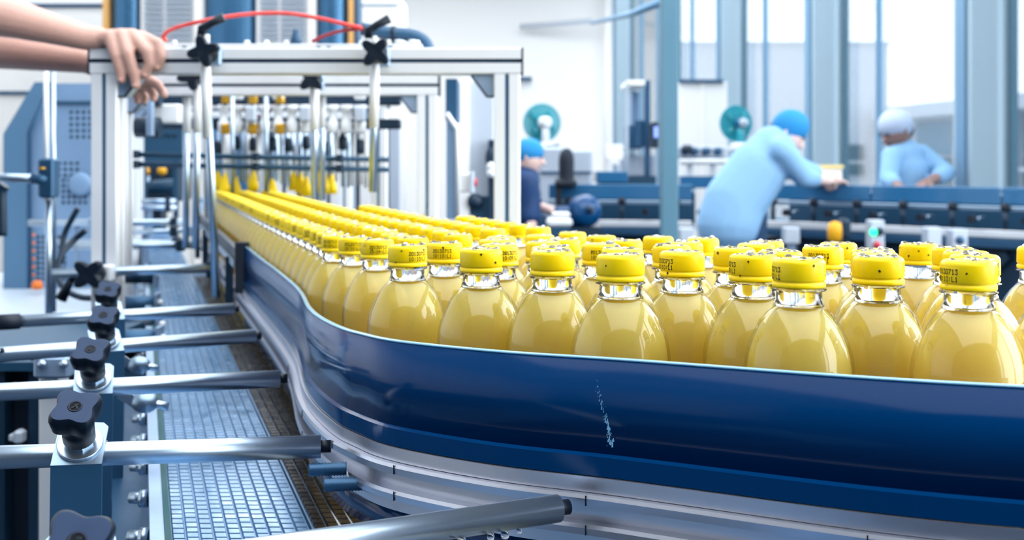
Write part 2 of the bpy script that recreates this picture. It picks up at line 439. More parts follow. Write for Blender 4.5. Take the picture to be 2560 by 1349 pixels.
# worn streak on the panel
rnd = random.Random(3); sc = MB()
def on_panel(x, h):
    """point on the outer panel face where the photograph column x crosses it, h below the top edge"""
    k = min(range(len(g_path)), key=lambda i: abs(CX + F * g_path[i][0] / g_path[i][1] - x))
    p, nn = g_path[k], g_n[k]; return Vector((p[0] + nn[0] * .0022, p[1] + nn[1] * .0022, p[2] - h)), nn
for i in range(150):
    u = rnd.random(); x = 1490 + 45 * u + rnd.gauss(0, 3.5); h = .010 + .043 * u
    kf = [CX + F * p[0] / p[1] for p in g_path]
    j = int(np.searchsorted(kf, x)); j = max(1, min(j, len(kf) - 1)); w = (x - kf[j - 1]) / (kf[j] - kf[j - 1])
    p = Vector(g_path[j - 1]).lerp(Vector(g_path[j]), w); nn = g_n[j]
    if rnd.random() < .25 + .9 * u * (1.05 - .4 * u):
        sz = rnd.uniform(.0002, .0008) * (.6 + u); tdir = Vector((-nn[1], nn[0], 0)); o_ = p + Vector((nn[0], nn[1], 0)) * .00225 - Vector((0, 0, h))
        sc.add([o_ - tdir * sz * .5, o_ + tdir * sz * .6, o_ + tdir * sz * .3 + Vector((0, 0, sz * 1.8)), o_ + Vector((0, 0, sz * 2.2))], [(0, 1, 2, 3)])
o = sc.build('scratch_streak', 'guard_scratch', pn, 'pale flaked scratch streak on the blue panel'); o['kind'] = 'stuff'
# black end bracket of the guard
p, nn = g_path[0], g_n[0]
MB().box((p[0] + nn[0] * .006, p[1] + nn[1] * .006, p[2] - .035), (.02, .018, .085), rz=-.3, bev=.002).build('end_bracket', 'rubber', guard)
# second guide rail, low along the straight stretch behind the guard
lowrail = thing('guide_rail', 'dark straight guide rail with a bright edge, beside the far bottles', 'rail', (-.6, 2.3, H - .2))
b2 = [np.array(rp[0]) + np.array([-.308, 1.0]) * s + np.array([-.012, 0]) for s in (1.5, .0)]
lp = [(q[0], q[1], z_rail(q[1]) - .0) for q in b2]; ln = [(-.95, -.3)] * 2
MB().sweep(lp, ln, sec(-.004, .006, -.022, -.004)).build('rail_bar', 'dark_machine', lowrail)
MB().sweep(lp, ln, sec(.0, .009, -.035, -.024)).build('rail_edge', 'steel', lowrail)
for s in (.1, .5, .9, 1.3):
    q = Vector(lp[1]).lerp(Vector(lp[0]), s / 1.5); MB().box(q + Vector((-.008, 0, -.075)), (.012, .012, .1)).build('stand', 'dark_machine', lowrail)

# ------------------------------------------------------------------ conveyor decks and belts
dk = MB(); L_ = []; R_ = []
Dst = np.linspace(.5, 3.5, 31); rx = sorted([(p[1], p[0]) for p in a_path]); ry = [a for a, _ in rx]; rxx = [b for _, b in rx]
for D in Dst:
    xl = float(np.interp(D, ry, rxx)) if D > ry[0] else rxx[0] + (ry[0] - D) * 1.5
    xr = float(np.interp(D, [.5, .9, 1.2, 1.7, 2.25, 3.4], [.75, .52, .36, .08, -.25, -.62]))
    L_.append((xl, D)); R_.append((max(xr, xl + .05), D))
vs_, fs_ = [], []
for (xl, D), (xr, _) in zip(L_, R_):
    z = H - dzc(D) - .215 - .0008
    vs_ += [(xl, D, z), (xr, D, z), (xr, D, z - .03), (xl, D, z - .03)]
for i in range(len(L_) - 1):
    a, b = i * 4, i * 4 + 4; fs_ += [(a + k, a + (k + 1) % 4, b + (k + 1) % 4, b + k) for k in range(4)]
fs_ += [(3, 2, 1, 0), tuple(len(vs_) - 4 + k for k in range(4))]
table = thing('bottle_conveyor', 'wide steel conveyor table carrying the crowd of bottles', 'conveyor', (0, 1.2, 0))
dk.add(vs_, fs_).build('deck', 'white_part', table)
for (x, y) in ((.45, .75), (.2, 1.35), (-.1, 1.9), (-.5, 3.0)):
    MB().bx(x - .02, x + .02, y - .02, y + .02, 0, H - .33).build('leg', 'alu_dull', table)
# chain belt left of the guard: u is the offset from the clamp line X = -.042 - .308 D
UX = lambda u, D: u - .308 * D
ZB = H - .275
def strip(u0, u1, z0, z1, d0=.45, d1=5.2):
    vs = []
    for D in (d0, d1):
        for u, z in ((u0, z0), (u1, z0), (u1, z1), (u0, z1)): vs.append((UX(u, D), D, z))
    return MB().add(vs, [(0, 1, 2, 3), (7, 6, 5, 4), (0, 4, 5, 1), (1, 5, 6, 2), (2, 6, 7, 3), (3, 7, 4, 0)])
chain = thing('chain_conveyor', 'empty chain belt conveyor with a blue-grey link belt and green edge strip', 'conveyor', (-.4, 1.4, 0))
belt = strip(.021, .128, ZB - .02, ZB - .0028).build('belt_bed', 'belt_gap', chain)
def links(u0, u1, cols_, pitch, d0, d1, gap=.0008):
    mb = MB(); cw = (u1 - u0) / cols_; rows = int((d1 - d0) / pitch)
    for r in range(rows):
        D = d0 + r * pitch
        for c in range(cols_):
            ua, ub = u0 + c * cw + gap / 2, u0 + (c + 1) * cw - gap / 2
            da = D + (pitch * .25 if c % 2 else 0); db = da + pitch - gap * 1.6
            z = ZB; q = .0009
            vs = [(UX(ua, da), da, z - .0028), (UX(ub, da), da, z - .0028), (UX(ub, db), db, z - .0028), (UX(ua, db), db, z - .0028),
                  (UX(ua + q, da + q), da + q, z), (UX(ub - q, da + q), da + q, z), (UX(ub - q, db - q), db - q, z), (UX(ua + q, db - q), db - q, z)]
            mb.add(vs, [(4, 5, 6, 7), (0, 1, 5, 4), (1, 2, 6, 5), (2, 3, 7, 6), (3, 0, 4, 7)])
    return mb
o = links(.022, .127, 10, .0125, .55, 4.6).build('belt_links', 'belt', chain); o['kind'] = 'stuff'
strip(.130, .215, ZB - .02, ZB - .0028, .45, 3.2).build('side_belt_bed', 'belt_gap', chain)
o = links(.131, .214, 8, .0125, .55, 3.0).build('side_belt_links', 'belt_shaded_brown', chain, 'wet side belt, guard shade, bottle reflections and dirt in its brown'); o['kind'] = 'stuff'
strip(.0165, .0212, ZB - .03, ZB + .006).build('green_strip', 'green_strip', chain)
strip(.0055, .0163, ZB - .05, ZB + .004).build('wear_strip', 'alu_dull', chain)
strip(-.034, .0053, ZB - .075, ZB - .062).build('side_shelf', 'plate_blue', chain)
strip(.0000, .0053, ZB - .20, ZB - .05).build('side_plate', 'plate_blue', chain)
for D in np.arange(.75, 3.2, .115):
    x = UX(.0, D); b = MB().cyl((x + .004, D, ZB - .028), (x - .012, D + .003, ZB - .028), .0055, n=6)
    b.cyl((x + .006, D, ZB - .028), (x - .002, D, ZB - .028), .008, n=14)
    b.build('bolt', 'steel', chain)
for D in (1.0, 2.2, 3.6):
    for u in (.02, .19): MB().box((UX(u, D), D, (ZB - .05) / 2), (.04, .04, ZB - .05), rz=.3).build('leg', 'alu_dull', chain)

# ------------------------------------------------------------------ bottles
HT = .215
shell_prof = [(0.0, .0), (.024, .0), (.0295, .004), (.031, .010), (.031, .075), (.0298, .080), (.0298, .118), (.031, .123), (.0312, .145), (.0310, .152), (.0302, .1588),
              (.0285, .1655), (.0262, .1712), (.0235, .1768), (.0200, .1820), (.0166, .1856), (.0142, .1880)]
shell_prof2 = [(1e-4, 0)] + shell_prof[1:]
neck_prof = [(.0142, .1878), (.0139, .1896), (.0131, .1912), (.0129, .1962), (.0154, .1968), (.0156, .1976), (.0130, .1982), (.0128, .2008)]
liq_prof = [(1e-4, .0016)] + [(r - (.0020 if z > .12 else .0012), z + (.0012 if z < .01 else 0)) for r, z in shell_prof[1:-1]] + [(.0118, .1868), (1e-4, .1872)]
shell_me = MB().lathe(shell_prof2, n=32).mesh('bottle_shell'); shell_me.materials.append(MATS['pet'])
nk = MB().lathe(neck_prof, n=32); nk.lathe([(.0108, .1890), (.0108, .2000)], n=24)
neck_me = nk.mesh('neck'); neck_me.materials.append(MATS['pet_neck'])
liq_me = MB().lathe(liq_prof, n=32).mesh('liquid'); liq_me.materials.append(MATS['liquid'])
def cap_mesh():
    n = 144; mb = MB(); z0 = HT - .0165
    prof = [(.0128, 0, 0), (.0147, 0, 0), (.0150, .0006, 0), (.0150, .0026, 0), (.0143, .0031, 0), (.0143, .0036, 0), (.0148, .0042, 0), (.01485, .0046, 1),
            (.0147, .0135, 1), (.0145, .0146, .4), (.0138, .0157, 0), (.0126, .0163, 0), (.011, .0165, 0), (1e-4, .0163, 0)]
    vs = []; fs = []
    for r, z, rib in prof:
        for k in range(n):
            w = 2 * math.pi * k / n; rr = r + (rib * .00022 if k % 2 else -rib * .0)
            vs.append((rr * math.cos(w), rr * math.sin(w), z0 + z))
    for i in range(len(prof) - 1):
        for k in range(n):
            j = (k + 1) % n; fs.append((i * n + k, i * n + j, (i + 1) * n + j, (i + 1) * n + k))
    mb.add(vs, fs, True); me = mb.mesh('cap'); me.materials.append(MATS['cap']); return me
cap_me = cap_mesh()
DOT = {'0': '01110 10001 10001 10001 10001 10001 01110', '1': '00100 01100 00100 00100 00100 00100 01110', '2': '01110 10001 00001 00110 01000 10000 11111',
       '3': '11111 00010 00100 00010 00001 10001 01110', '7': '11111 00001 00010 00100 01000 01000 01000', ':': '00000 00100 00100 00000 00100 00100 00000',
       'L': '10000 10000 10000 10000 10000 10000 11111', '9': '01110 10001 10001 01111 00001 00010 01100'}
def code_mesh(lines):
    mb = MB(); pitch = .00030; r = .01512
    for li, line in enumerate(lines):
        for ci, ch in enumerate(line):
            for ry_, row in enumerate(DOT[ch].split()):
                for cx_, bit in enumerate(row):
                    if bit == '1':
                        s = (ci * 6.4 + cx_) * pitch * 1.05 - len(line) * 6.4 * pitch * .52; z = HT - .0049 - li * .0040 - ry_ * .00042
                        h = .00020; vs = []
                        for ds, dz_ in ((-h, -h * 1.35), (h, -h * 1.35), (h, h * 1.35), (-h, h * 1.35)):
                            w = (s + ds) / r; vs.append((r * math.sin(w), -r * math.cos(w), z + dz_))
                        mb.add(vs, [(0, 1, 2, 3)])
    me = mb.mesh('date_code'); me.materials.append(MATS['ink']); return me
code_me = code_mesh(['20130713', '10:10:L1'])
code_me2 = code_mesh(['20130713', '10:09:L1'])
def drops_mesh(seed):
    r_ = random.Random(seed); mb = MB()
    for i in range(15):
        a = r_.random() * 6.283; rr = .0128 * math.sqrt(r_.random()); s = r_.choice([.0008, .001, .0012, .0016, .0024]) * r_.uniform(.8, 1.2)
        prof = [(s * math.cos(q), s * .62 * math.sin(q)) for q in (0, .5, 1.0, 1.35)] + [(1e-5, s * .62)]
        mb.lathe(prof, (rr * math.cos(a), rr * math.sin(a), HT - .0001), n=8)
    for i in range(6):
        a = r_.random() * 6.283; s = r_.uniform(.0005, .0010); z = HT - r_.uniform(.003, .015)
        sphere(mb, (.0149 * math.cos(a), .0149 * math.sin(a), z), s, 4)
    me = mb.mesh('water_drops'); me.materials.append(MATS['water']); return me
drop_mes = [drops_mesh(k) for k in range(5)]

# cap tops read off the photograph (column, row, code angle or None)
FRONT = [(1020, 611, 35), (1203, 620, None), (1383, 625, None), (1551, 634, None), (1711, 627, -52), (1870, 634, -75), (1967, 642, -72), (2212, 640, None), (2385, 645, -50), (2604, 643, None)]
SECOND = [(1118, 606, -8), (943, 598, 5), (890, 592, -5), (1240, 609, 40), (1252, 591, None), (1388, 616, None), (1358, 603, None), (1417, 597, None), (1350, 587, None), (1431, 580, None), (1502, 608, 0), (1562, 621, None), (1556, 599, None), (1522, 589, None), (1626, 590, None), (1680, 612, None), (1712, 604, None), (1757, 594, None), (1848, 619, None), (1890, 608, None), (1915, 602, None), (1962, 625, None), (2076, 616, -12), (2097, 606, None), (2172, 629, None), (2185, 622, None), (2295, 608, None), (2384, 617, None), (2400, 626, None), (2446, 636, 38), (2596, 615, None)]
pts = []
for k, lst in ((0, FRONT), (1, SECOND)):
    for x, y, c in lst: q = on_line(x, y); pts.append([q[0], q[1], c, k])
# queue along the rail further back: rows parallel to the rail
rail_arr = np.array([(p[0], p[1]) for p in a_path]); nor_arr = np.array(a_n)
seg = np.hypot(*np.diff(rail_arr, axis=0).T); arc = np.concatenate([[0], np.cumsum(seg)])
def right_edge(D): return float(np.interp(D, [.9, 1.1, 1.37, 1.69, 2.25, 3.15, 3.6], [.2, .14, .07, -.034, -.30, -.636, -.77]))
fill = []
for row in range(8):
    off = .0345 + row * .0635; s = .15 + (row % 2) * .033
    while s < arc[-1]:
        x = np.interp(s, arc, rail_arr[:, 0]); y = np.interp(s, arc, rail_arr[:, 1])
        nx = np.interp(s, arc, nor_arr[:, 0]); ny = np.interp(s, arc, nor_arr[:, 1])
        bx_, by_ = x - nx * off, y - ny * off; s += .0665 + random.uniform(0, .003)
        if by_ < 1.0 or by_ > 3.35 or bx_ > right_edge(by_) + .012: continue
        if CX + F * bx_ / by_ > 1260 and by_ < 1.42: continue
        fill.append([bx_, by_, None, 2 if row else 3, row])
for f_ in fill:
    if all(math.hypot(f_[0] - q[0], f_[1] - q[1]) > .052 for q in pts): pts.append(f_)
arr = np.array([[q[0], q[1]] for q in pts]); DM = .0622
for it in range(300):
    d = arr[:, None, :] - arr[None, :, :]; r = np.hypot(d[..., 0], d[..., 1]) + np.eye(len(arr))
    m = (r < DM) & ~np.eye(len(arr), dtype=bool)
    push = np.where(m[..., None], d / r[..., None] * ((DM - r) * .5)[..., None], 0).sum(1)
    arr += push * np.array([.35, .8])
    # stay inside the rail
    dr = arr[:, None, :] - rail_arr[None, :, :]; k = np.hypot(dr[..., 0], dr[..., 1]).argmin(1)
    inn = -(dr[np.arange(len(arr)), k] * nor_arr[k]).sum(1)
    low = inn < .0335
    arr[low] -= nor_arr[k[low]] * (.0335 - inn[low])[:, None]
print('bottles', len(pts), 'closest', r[~np.eye(len(arr), dtype=bool)].min())
ONES = ['', 'first', 'second', 'third', 'fourth', 'fifth', 'sixth', 'seventh', 'eighth', 'ninth', 'tenth', 'eleventh', 'twelfth', 'thirteenth', 'fourteenth', 'fifteenth', 'sixteenth', 'seventeenth', 'eighteenth', 'nineteenth']
def nth(k):
    if k < 20: return ONES[k]
    t_, o_ = {2: ('twenty', 'twentieth'), 3: ('thirty', 'thirtieth'), 4: ('forty', 'fortieth')}[k // 10]
    return o_ if k % 10 == 0 else t_ + '-' + ONES[k % 10]
CODED = {0, 1, 2, 3, 10, 22, 29, 26}
cols_px = [CX + F * float(a_[0]) / float(a_[1]) for a_ in arr]
crowd = sorted([i for i, q in enumerate(pts) if q[3] == 1 and i - len(FRONT) not in CODED], key=lambda i: -cols_px[i])
queue = sorted([i for i, q in enumerate(pts) if q[3] == 3], key=lambda i: arr[i][1])
rank = {i: nth(k + 1) for k, i in enumerate(crowd)}; rank.update({i: nth(k + 1) for k, i in enumerate(queue)})
order_names = ['first', 'second', 'third', 'fourth', 'fifth', 'sixth', 'seventh', 'eighth', 'ninth', 'tenth', 'eleventh', 'twelfth', 'thirteenth', 'fourteenth']
front_labels = ['front row bottle just where the guard straightens, faint date code on its yellow cap',
                'front row bottle with a plain yellow cap, second after the guard bend',
                'front row bottle with a plain yellow cap, third after the guard bend',
                'front row bottle above the scratch streak on the blue guard',
                'front row bottle with the date code wrapping the cap, after the scratch streak',
                'front row bottle partly covered by the larger bottle with a dark code edge',
                'large front row bottle with a dark code edge, overlapping its neighbour',
                'front row bottle with plain yellow cap between the two largest coded caps',
                'largest bottle, yellow cap with two code lines and big drops, near the picture edge',
                'bottle cut off by the right edge of the picture, in the front row']
random.seed(5)
idx_row = 0
for i, (q, (x, y)) in enumerate(zip(pts, arr)):
    x, y = float(x), float(y); px = CX + F * x / y
    if q[3] == 0: lab, grp = front_labels[i], 'front row of bottles along the guard'
    elif q[3] == 1:
        lab = None; grp = 'bottles crowded behind the front row'
    elif q[3] == 3: lab, grp = None, 'queue of bottles against the guard, towards the gantry'
    else: lab, grp = None, 'bottles queued in the far rows towards the gantry'
    if q[3] == 1:
        code_labels = {0: 'second row bottle with a crisp date code, right beside the bottle at the guard bend', 1: 'nearer of two bottles in the guard bend with codes turned to the camera',
                       2: 'farther of two bottles in the guard bend with codes turned to the camera', 3: 'second row bottle with a pale code, behind the second plain front bottle',
                       10: 'second row bottle whose cap shows only the start of its code',
                       29: 'bottle with a pale code on its lit side, behind the largest coded cap', 26: 'lone plain-capped bottle standing out against the far machines',
                       22: 'second row bottle with the fully readable two-line date code'}
        lab = code_labels.get(i - len(FRONT))
    if lab is None:
        lab = {1: 'plain-capped juice bottle in the crowd behind the front row, %s from the right' % rank.get(i),
               2: 'juice bottle of the gantry-bound queue, in the %s line away from the guard' % nth((q[4] if len(q) > 4 else 1) + 1),
               3: 'yellow-capped juice bottle leaning along the guard in the queue towards the gantry'}[q[3]]
    if q[3] == 3: lab = 'juice bottle against the guard in the gantry-bound queue, %s from the bend' % rank[i]
    zb = H - dzc(y) - HT
    t = thing('juice_bottle', lab, 'bottle', (x, y, zb), grp)
    ang = random.uniform(0, 6.283)
    for nm, me in (('bottle_shell', shell_me), ('neck', neck_me), ('liquid', liq_me)):
        o = bpy.data.objects.new(nm, me); COL.objects.link(o); o.parent = t
    c = bpy.data.objects.new('cap', cap_me); COL.objects.link(c); c.parent = t
    view = math.atan2(x, y)
    if q[2] is not None: ca = -view + math.radians(q[2])
    elif q[3] == 3: ca = -view + math.radians(random.choice([-40, -25, 100, 160, 200, 130, -15]))
    else: ca = -view + math.radians(random.uniform(110, 250))
    c.rotation_euler.z = ca
    if abs(((math.degrees(ca + view) + 180) % 360) - 180) < 95:
        k = bpy.data.objects.new('date_code', code_me if i % 2 == 0 else code_me2); COL.objects.link(k); k.parent = c
    if y < 1.9:
        w = bpy.data.objects.new('water_drops', drop_mes[i % 5]); COL.objects.link(w); w.parent = c
        w.rotation_euler.z = ang; w['kind'] = 'stuff'
# ------------------------------------------------------------------ guide rods with star-knob clamps
def knob_loft(R=.0185, lobes=4, amp=.24, n=64, hh=.032):
    mb = MB(); lv = [(0, .58, 0), (.30, .58, 0), (.42, .62, .4), (.55, .92, 1), (.84, 1.0, 1), (.94, .97, 1), (1.0, .88, 1)]
    vs = []; fs = []
    for z, s, a in lv:
        for k in range(n):
            w = 2 * math.pi * k / n; r = R * s * (1 - amp * a * (1 - math.cos(lobes * w + math.pi)) / 2 * 1.25)
            vs.append((r * math.cos(w), r * math.sin(w), z * hh))
    for i in range(len(lv) - 1):
        for k in range(n):
            j = (k + 1) % n; fs.append((i * n + k, i * n + j, (i + 1) * n + j, (i + 1) * n + k))
    fs.append(tuple(range(n - 1, -1, -1)))
    mb.add(vs, fs, True)
    tv = []; 
    for s, z in ((.88, 1.0), (.80, 1.004), (.3, .985)):
        for k in range(n):
            w = 2 * math.pi * k / n; r = R * s * (1 - amp * (1 - math.cos(lobes * w + math.pi)) / 2 * 1.25) if s > .5 else R * s
            tv.append((r * math.cos(w), r * math.sin(w), z * hh))
    tf = [(i * n + k, i * n + (k + 1) % n, (i + 1) * n + (k + 1) % n, (i + 1) * n + k) for i in range(2) for k in range(n)] + [tuple(2 * n + k for k in range(n))]
    top = MB().add(tv, tf, True)
    ring = MB(); ring.lathe([(R * .26, hh * .986), (R * .24, hh * .998), (R * .20, hh * .998), (R * .19, hh * .986)], n=24)
    ring.box((0, 0, hh * .99), (R * .3, R * .05, hh * .02), rz=.9); ring.box((R * .06, 0, hh * .99), (R * .25, R * .05, hh * .02), rz=2.1)
    return mb.mesh('knob'), top.mesh('knob_face'), ring.mesh('emblem')
KN = knob_loft(); KS = knob_loft(.0195, 4, .40)
for KK in (KN, KS):
    for me, m in zip(KK, ('knob', 'knob_top_lit' if KK is KN else 'knob', 'knob')): me.materials.append(MATS[m])
def put_knob(parent, base, axis, scale=1.0, spin=0.0, plain=False):
    R = frame_of(axis) @ Matrix.Rotation(spin, 3, 'Z')
    KK = KS if plain else KN
    k = link('knob', KK[0], None, parent); k.matrix_basis = Matrix.LocRotScale(Vector(base), R.to_euler(), Vector((scale,) * 3))
    for nm, me in (('knob_face', KK[1]), ('emblem', KK[2])):
        if nm == 'emblem' and plain: continue
        o = bpy.data.objects.new(nm, me); COL.objects.link(o); o.parent = k
    return k
ROD_Z = H - .198
def guide_rod(label, Lp, Cp, Rp, r=.008, clamp=True, bracket=True, endcap=False, z=ROD_Z, stud=True, kn=1.0, grp='guide rods across the chain belt', axis=(.13, -.60, .78)):
    L3, C3, R3 = [Vector((p[0], p[1], z)) for p in (Lp, Cp, Rp)]
    t = thing('guide_rod', label, 'guide rod', C3 - Vector((0, 0, .12)), grp)
    dirv = (R3 - L3).normalized()
    MB().cyl(L3, R3, r, n=24).build('rod', 'steel', t)
    if endcap: MB().cyl(L3 - dirv * .004, L3 + dirv * .022, r * 1.25, n=20).build('end_cap', 'rubber', t)
    if clamp:
        ax = Vector(axis).normalized(); rz = math.atan2(dirv.y, dirv.x); R3m = frame_of(ax)
        if bracket:
            xa = Vector((math.cos(rz), math.sin(rz), 0)); ya = ax.cross(xa).normalized(); b0 = C3 + ax * .0105
            poly = [(-.0165, -.017), (.0165, -.017), (.0165, .015), (.013, .0185), (-.0125, .0205), (-.0165, .017)]
            pl_ = MB().prism(poly, b0, xa, ya, -ax, .0025)
            pl_.build('bracket_plate', 'steel_blue', t); pl_ = MB()
            pl_.prism([(-.0165, -.15), (.0165, -.15), (.0165, 0), (-.0165, 0)], b0 - ya * .0165, xa, Vector((0, .04, 1)).normalized(), Vector((0, 1, -.04)).normalized(), .0025)
            pl_.build('bracket_post', 'plate_blue', t)  # lower bracket coloured darker to carry the shadow on it
            MB().box(C3 + Vector((0, .012, -.165)), (.034, .03, .03), rz=rz, bev=.002).build('bracket_foot', 'alu_dull', t)
        MB().box(C3 + Vector((0, .004, 0)), (.03, .018, .019), rz=rz, bev=.003).build('clamp_block', 'steel', t)
        b0 = C3 + ax * .0105
        MB().lathe([(.0148, 0), (.0152, .0008), (.0152, .002), (.0146, .0026)], b0, 28, ax).build('washer', 'steel', t)
        MB().lathe([(.009, .0026), (.009, .007)], b0, 6, ax, False).build('nut', 'steel', t)
        MB().cyl(b0 + ax * .006, b0 + ax * .012, .006, n=16).build('stud', 'steel', t)
        put_knob(t, b0 + ax * .0075, ax, kn, 0.0)
        MB().cyl(b0 + Vector((0, -.002, -.030)), b0 + Vector((0, -.004, -.018)), .0055, n=14).build('bolt_end', 'steel', t)
    if stud:
        MB().cyl(R3 - dirv * .002, R3 + dirv * .007, .0045, n=12).build('end_stud', 'knob', t)
    return t
r0 = guide_rod('nearest thick steel guide rod running to the lower edge of the picture', (-.36, .495), (-.205, .575), (.0266, .695), kn=.98, axis=(.2, -.75, .6))
r1 = guide_rod('steel guide rod with a rust spot, ending by two threaded studs', (-.46, .80), (-.296, .825), (-.135, .848))
guide_rod('steel guide rod second from the front, its knob face lit blue', (-.60, 1.008), (-.3735, 1.074), (-.2165, 1.118))
r3 = guide_rod('steel guide rod with a small dark hole near its outer end', (-.66, 1.19), (-.444, 1.314), (-.300, 1.400))
guide_rod('steel guide rod with a black rubber end cap', (-.648, 1.522), (-.530, 1.584), (-.386, 1.664), endcap=True)
wd = MB()
for X_, Y_, s_ in ((-.012, .674, .0022), (-.004, .679, .0026), (.004, .6835, .0016), (-.028, .666, .0026)):
    sphere(wd, (X_, Y_ - .001, ROD_Z - .0085 - s_ * .5), s_, 6, (1, 1, 1.25))
o = wd.build('water_drops', 'water', r0); o['kind'] = 'stuff'
# threaded studs beside the first rod, rust, hole
for dx, dy, dzz in ((.0, 0, -.014), (.012, -.010, -.022)):
    a = Vector((-.142 + dx, .838 + dy, ROD_Z + dzz)); dirv = Vector((.98, .14, .0)).normalized(); mb = MB(); prof = []
    for k in range(13): prof += [(.0042, k * .0021), (.0049, k * .0021 + .0010)]
    mb.lathe(prof, a, 14, dirv); mb.build('threaded_stud', 'plate_blue', r1)
MB().lathe([(.0035, 0), (.0028, .0004), (1e-4, .0005)], Vector((-.2435, .8345 - .0073, ROD_Z + .0032)), 9, (0, -.9, .4)).build('rust_spot', 'brass', r1, 'brown rust spot')
mb = MB().lathe([(.0032, 0), (1e-4, .0003)], Vector((-.5345, 1.262 - .0062, ROD_Z + .0053)), 12, (0, -.75, .66)); mb.build('hole', 'knob', r3)
# rods farther back
def far_rod(label, x0, x1, y, D, r=.008, y1=None):
    y1 = y if y1 is None else y1; a, b = P(x0, y, D), P(x1, y1, D)
    t = thing('guide_rod', label, 'guide rod', (a + b) / 2, 'guide rods across the chain belt')
    MB().cyl(a, b, r, n=16).build('rod', 'steel', t); d_ = (b - a).normalized()
    MB().box(b - d_ * .03, (.02, .026, .03), bev=.003).build('clamp_block', 'dark_machine', t)
    MB().box(a + d_ * .16 * D / 3, (.022, .03, .03), bev=.003).build('clamp_block', 'alu_dull', t)
    q_ = a.lerp(b, .3); MB().bx(q_.x - .008, q_.x + .008, D + .008, D + .018, min(ZB - .062, q_.z - .1), q_.z + .01).build('post', 'alu_dull', t)
    return t
far_rod('steel guide rod clamped behind the gantry leg, just above the star knob', 152, 482, 615, 2.96, .009, 612)
far_rod('short steel guide rod peeking out left of the gantry leg, above the knob', 135, 470, 604, 3.2, .007, 606)
far_rod('far steel guide rod reaching furthest out before the perforated cabinet', 72, 462, 557, 3.5, .010, 556)
far_rod('far steel guide rod just behind the belt crossing, short', 318, 462, 580, 3.35, .007, 577)
far_rod('last but one small guide rod at the end of the chain belt', 338, 442, 519, 4.3, .009)
far_rod('last small guide rod at the end of the chain belt', 344, 440, 503, 4.7, .010)

# ------------------------------------------------------------------ gantries of slotted aluminium profile
def profile(mb, p0, p1, w, ax, ay):
    h = w / 2; g = w * .08; d = w * .30; q = w * .04
    one = [(-h + q, -h), (-g, -h), (-g, -h + d), (g, -h + d), (g, -h), (h - q, -h), (h, -h + q)]
    sec_ = []
    for k in range(4):
        c, s = [(1, 0), (0, 1), (-1, 0), (0, -1)][k]
        sec_ += [(x * c - y * s, x * s + y * c) for x, y in one]
    p0, p1 = Vector(p0), Vector(p1)
    return mb.prism(sec_, p0, ax, ay, (p1 - p0).normalized(), (p1 - p0).length)
GW = .048
def gantry(label, D, xl, xr, ztop, zlow=0.0, grp='aluminium gantry frames over the bottle line'):
    t = thing('gantry_frame', label, 'frame', ((xl + xr) / 2, D + GW / 2, 0), grp)
    yc = D + GW / 2
    profile(MB(), (xl, yc, ztop - GW / 2), (xr, yc, ztop - GW / 2), GW, (0, 1, 0), (0, 0, 1)).build_into(t, 'beam')
    MB().bx(xl + .001, xr - .001, yc - GW * .40, yc - GW * .22, ztop - GW * .605, ztop - GW * .395).build('slot_shade_strip', 'slot_shade', t)  # navy strip imitates the shade inside the beam groove
    for x in (xl + GW / 2 + .002, xr - GW / 2 - .002):
        profile(MB(), (x, yc, zlow + .01), (x, yc, ztop - GW - .0005), GW, (1, 0, 0), (0, 1, 0)).build_into(t, 'leg')
        MB().bx(x - GW * .10, x + GW * .10, yc - GW * .42, yc - GW * .22, zlow + .012, ztop - GW - .001).build('slot_shade_strip', 'tower_blue', t)  # blue strip imitates the shade inside the leg groove
        MB().bx(x - .04, x + .04, yc - .04, yc + .04, zlow, zlow + .012).build('foot_plate', 'alu_dull', t)
    for s, x in ((1, xl + GW + .002), (-1, xr - GW - .002)):
        poly = [(0, 0), (.042, 0), (.042, -.004), (.013, -.041), (0, -.041)]
        MB().prism(poly, (x, yc - .017, ztop - GW - .0008), (s, 0, 0), (0, 0, 1), (0, 1, 0), .034).build('corner_bracket', 'alu_dull', t)
        MB().tube([(x + s * .042, yc - .018, ztop - GW - .003), (x + s * .013, yc - .018, ztop - GW - .0415), (x, yc - .018, ztop - GW - .0415)], .0022, 6).build('bracket_edge', 'rubber', t)
    for x, s in ((xl, -1), (xr, 1)):
        MB().bx(x, x + s * .004, yc - GW / 2, yc + GW / 2, ztop - GW, ztop).build('end_cap', 'rubber', t)
    return t
def _bi(s, t, nm): return s.build(nm, 'alu', t)
MB.build_into = _bi
GL, GR = P(224, 0, 2.2).x, P(1303, 0, 2.2).x; GZ = P(0, 119, 2.2).z
gs = []
for D, lab in ((2.2, 'front aluminium gantry that the hand is holding'), (2.86, 'second aluminium gantry, right behind the front one'),
               (3.5, 'third aluminium gantry with white fittings behind it'), (4.15, 'fourth aluminium gantry deep in the filling line'),
               (4.8, 'rearmost aluminium gantry of the filling line')):
    k = -.293 * (D - 2.2)
    gs.append(gantry(lab, D, GL + k, GR + k, GZ))
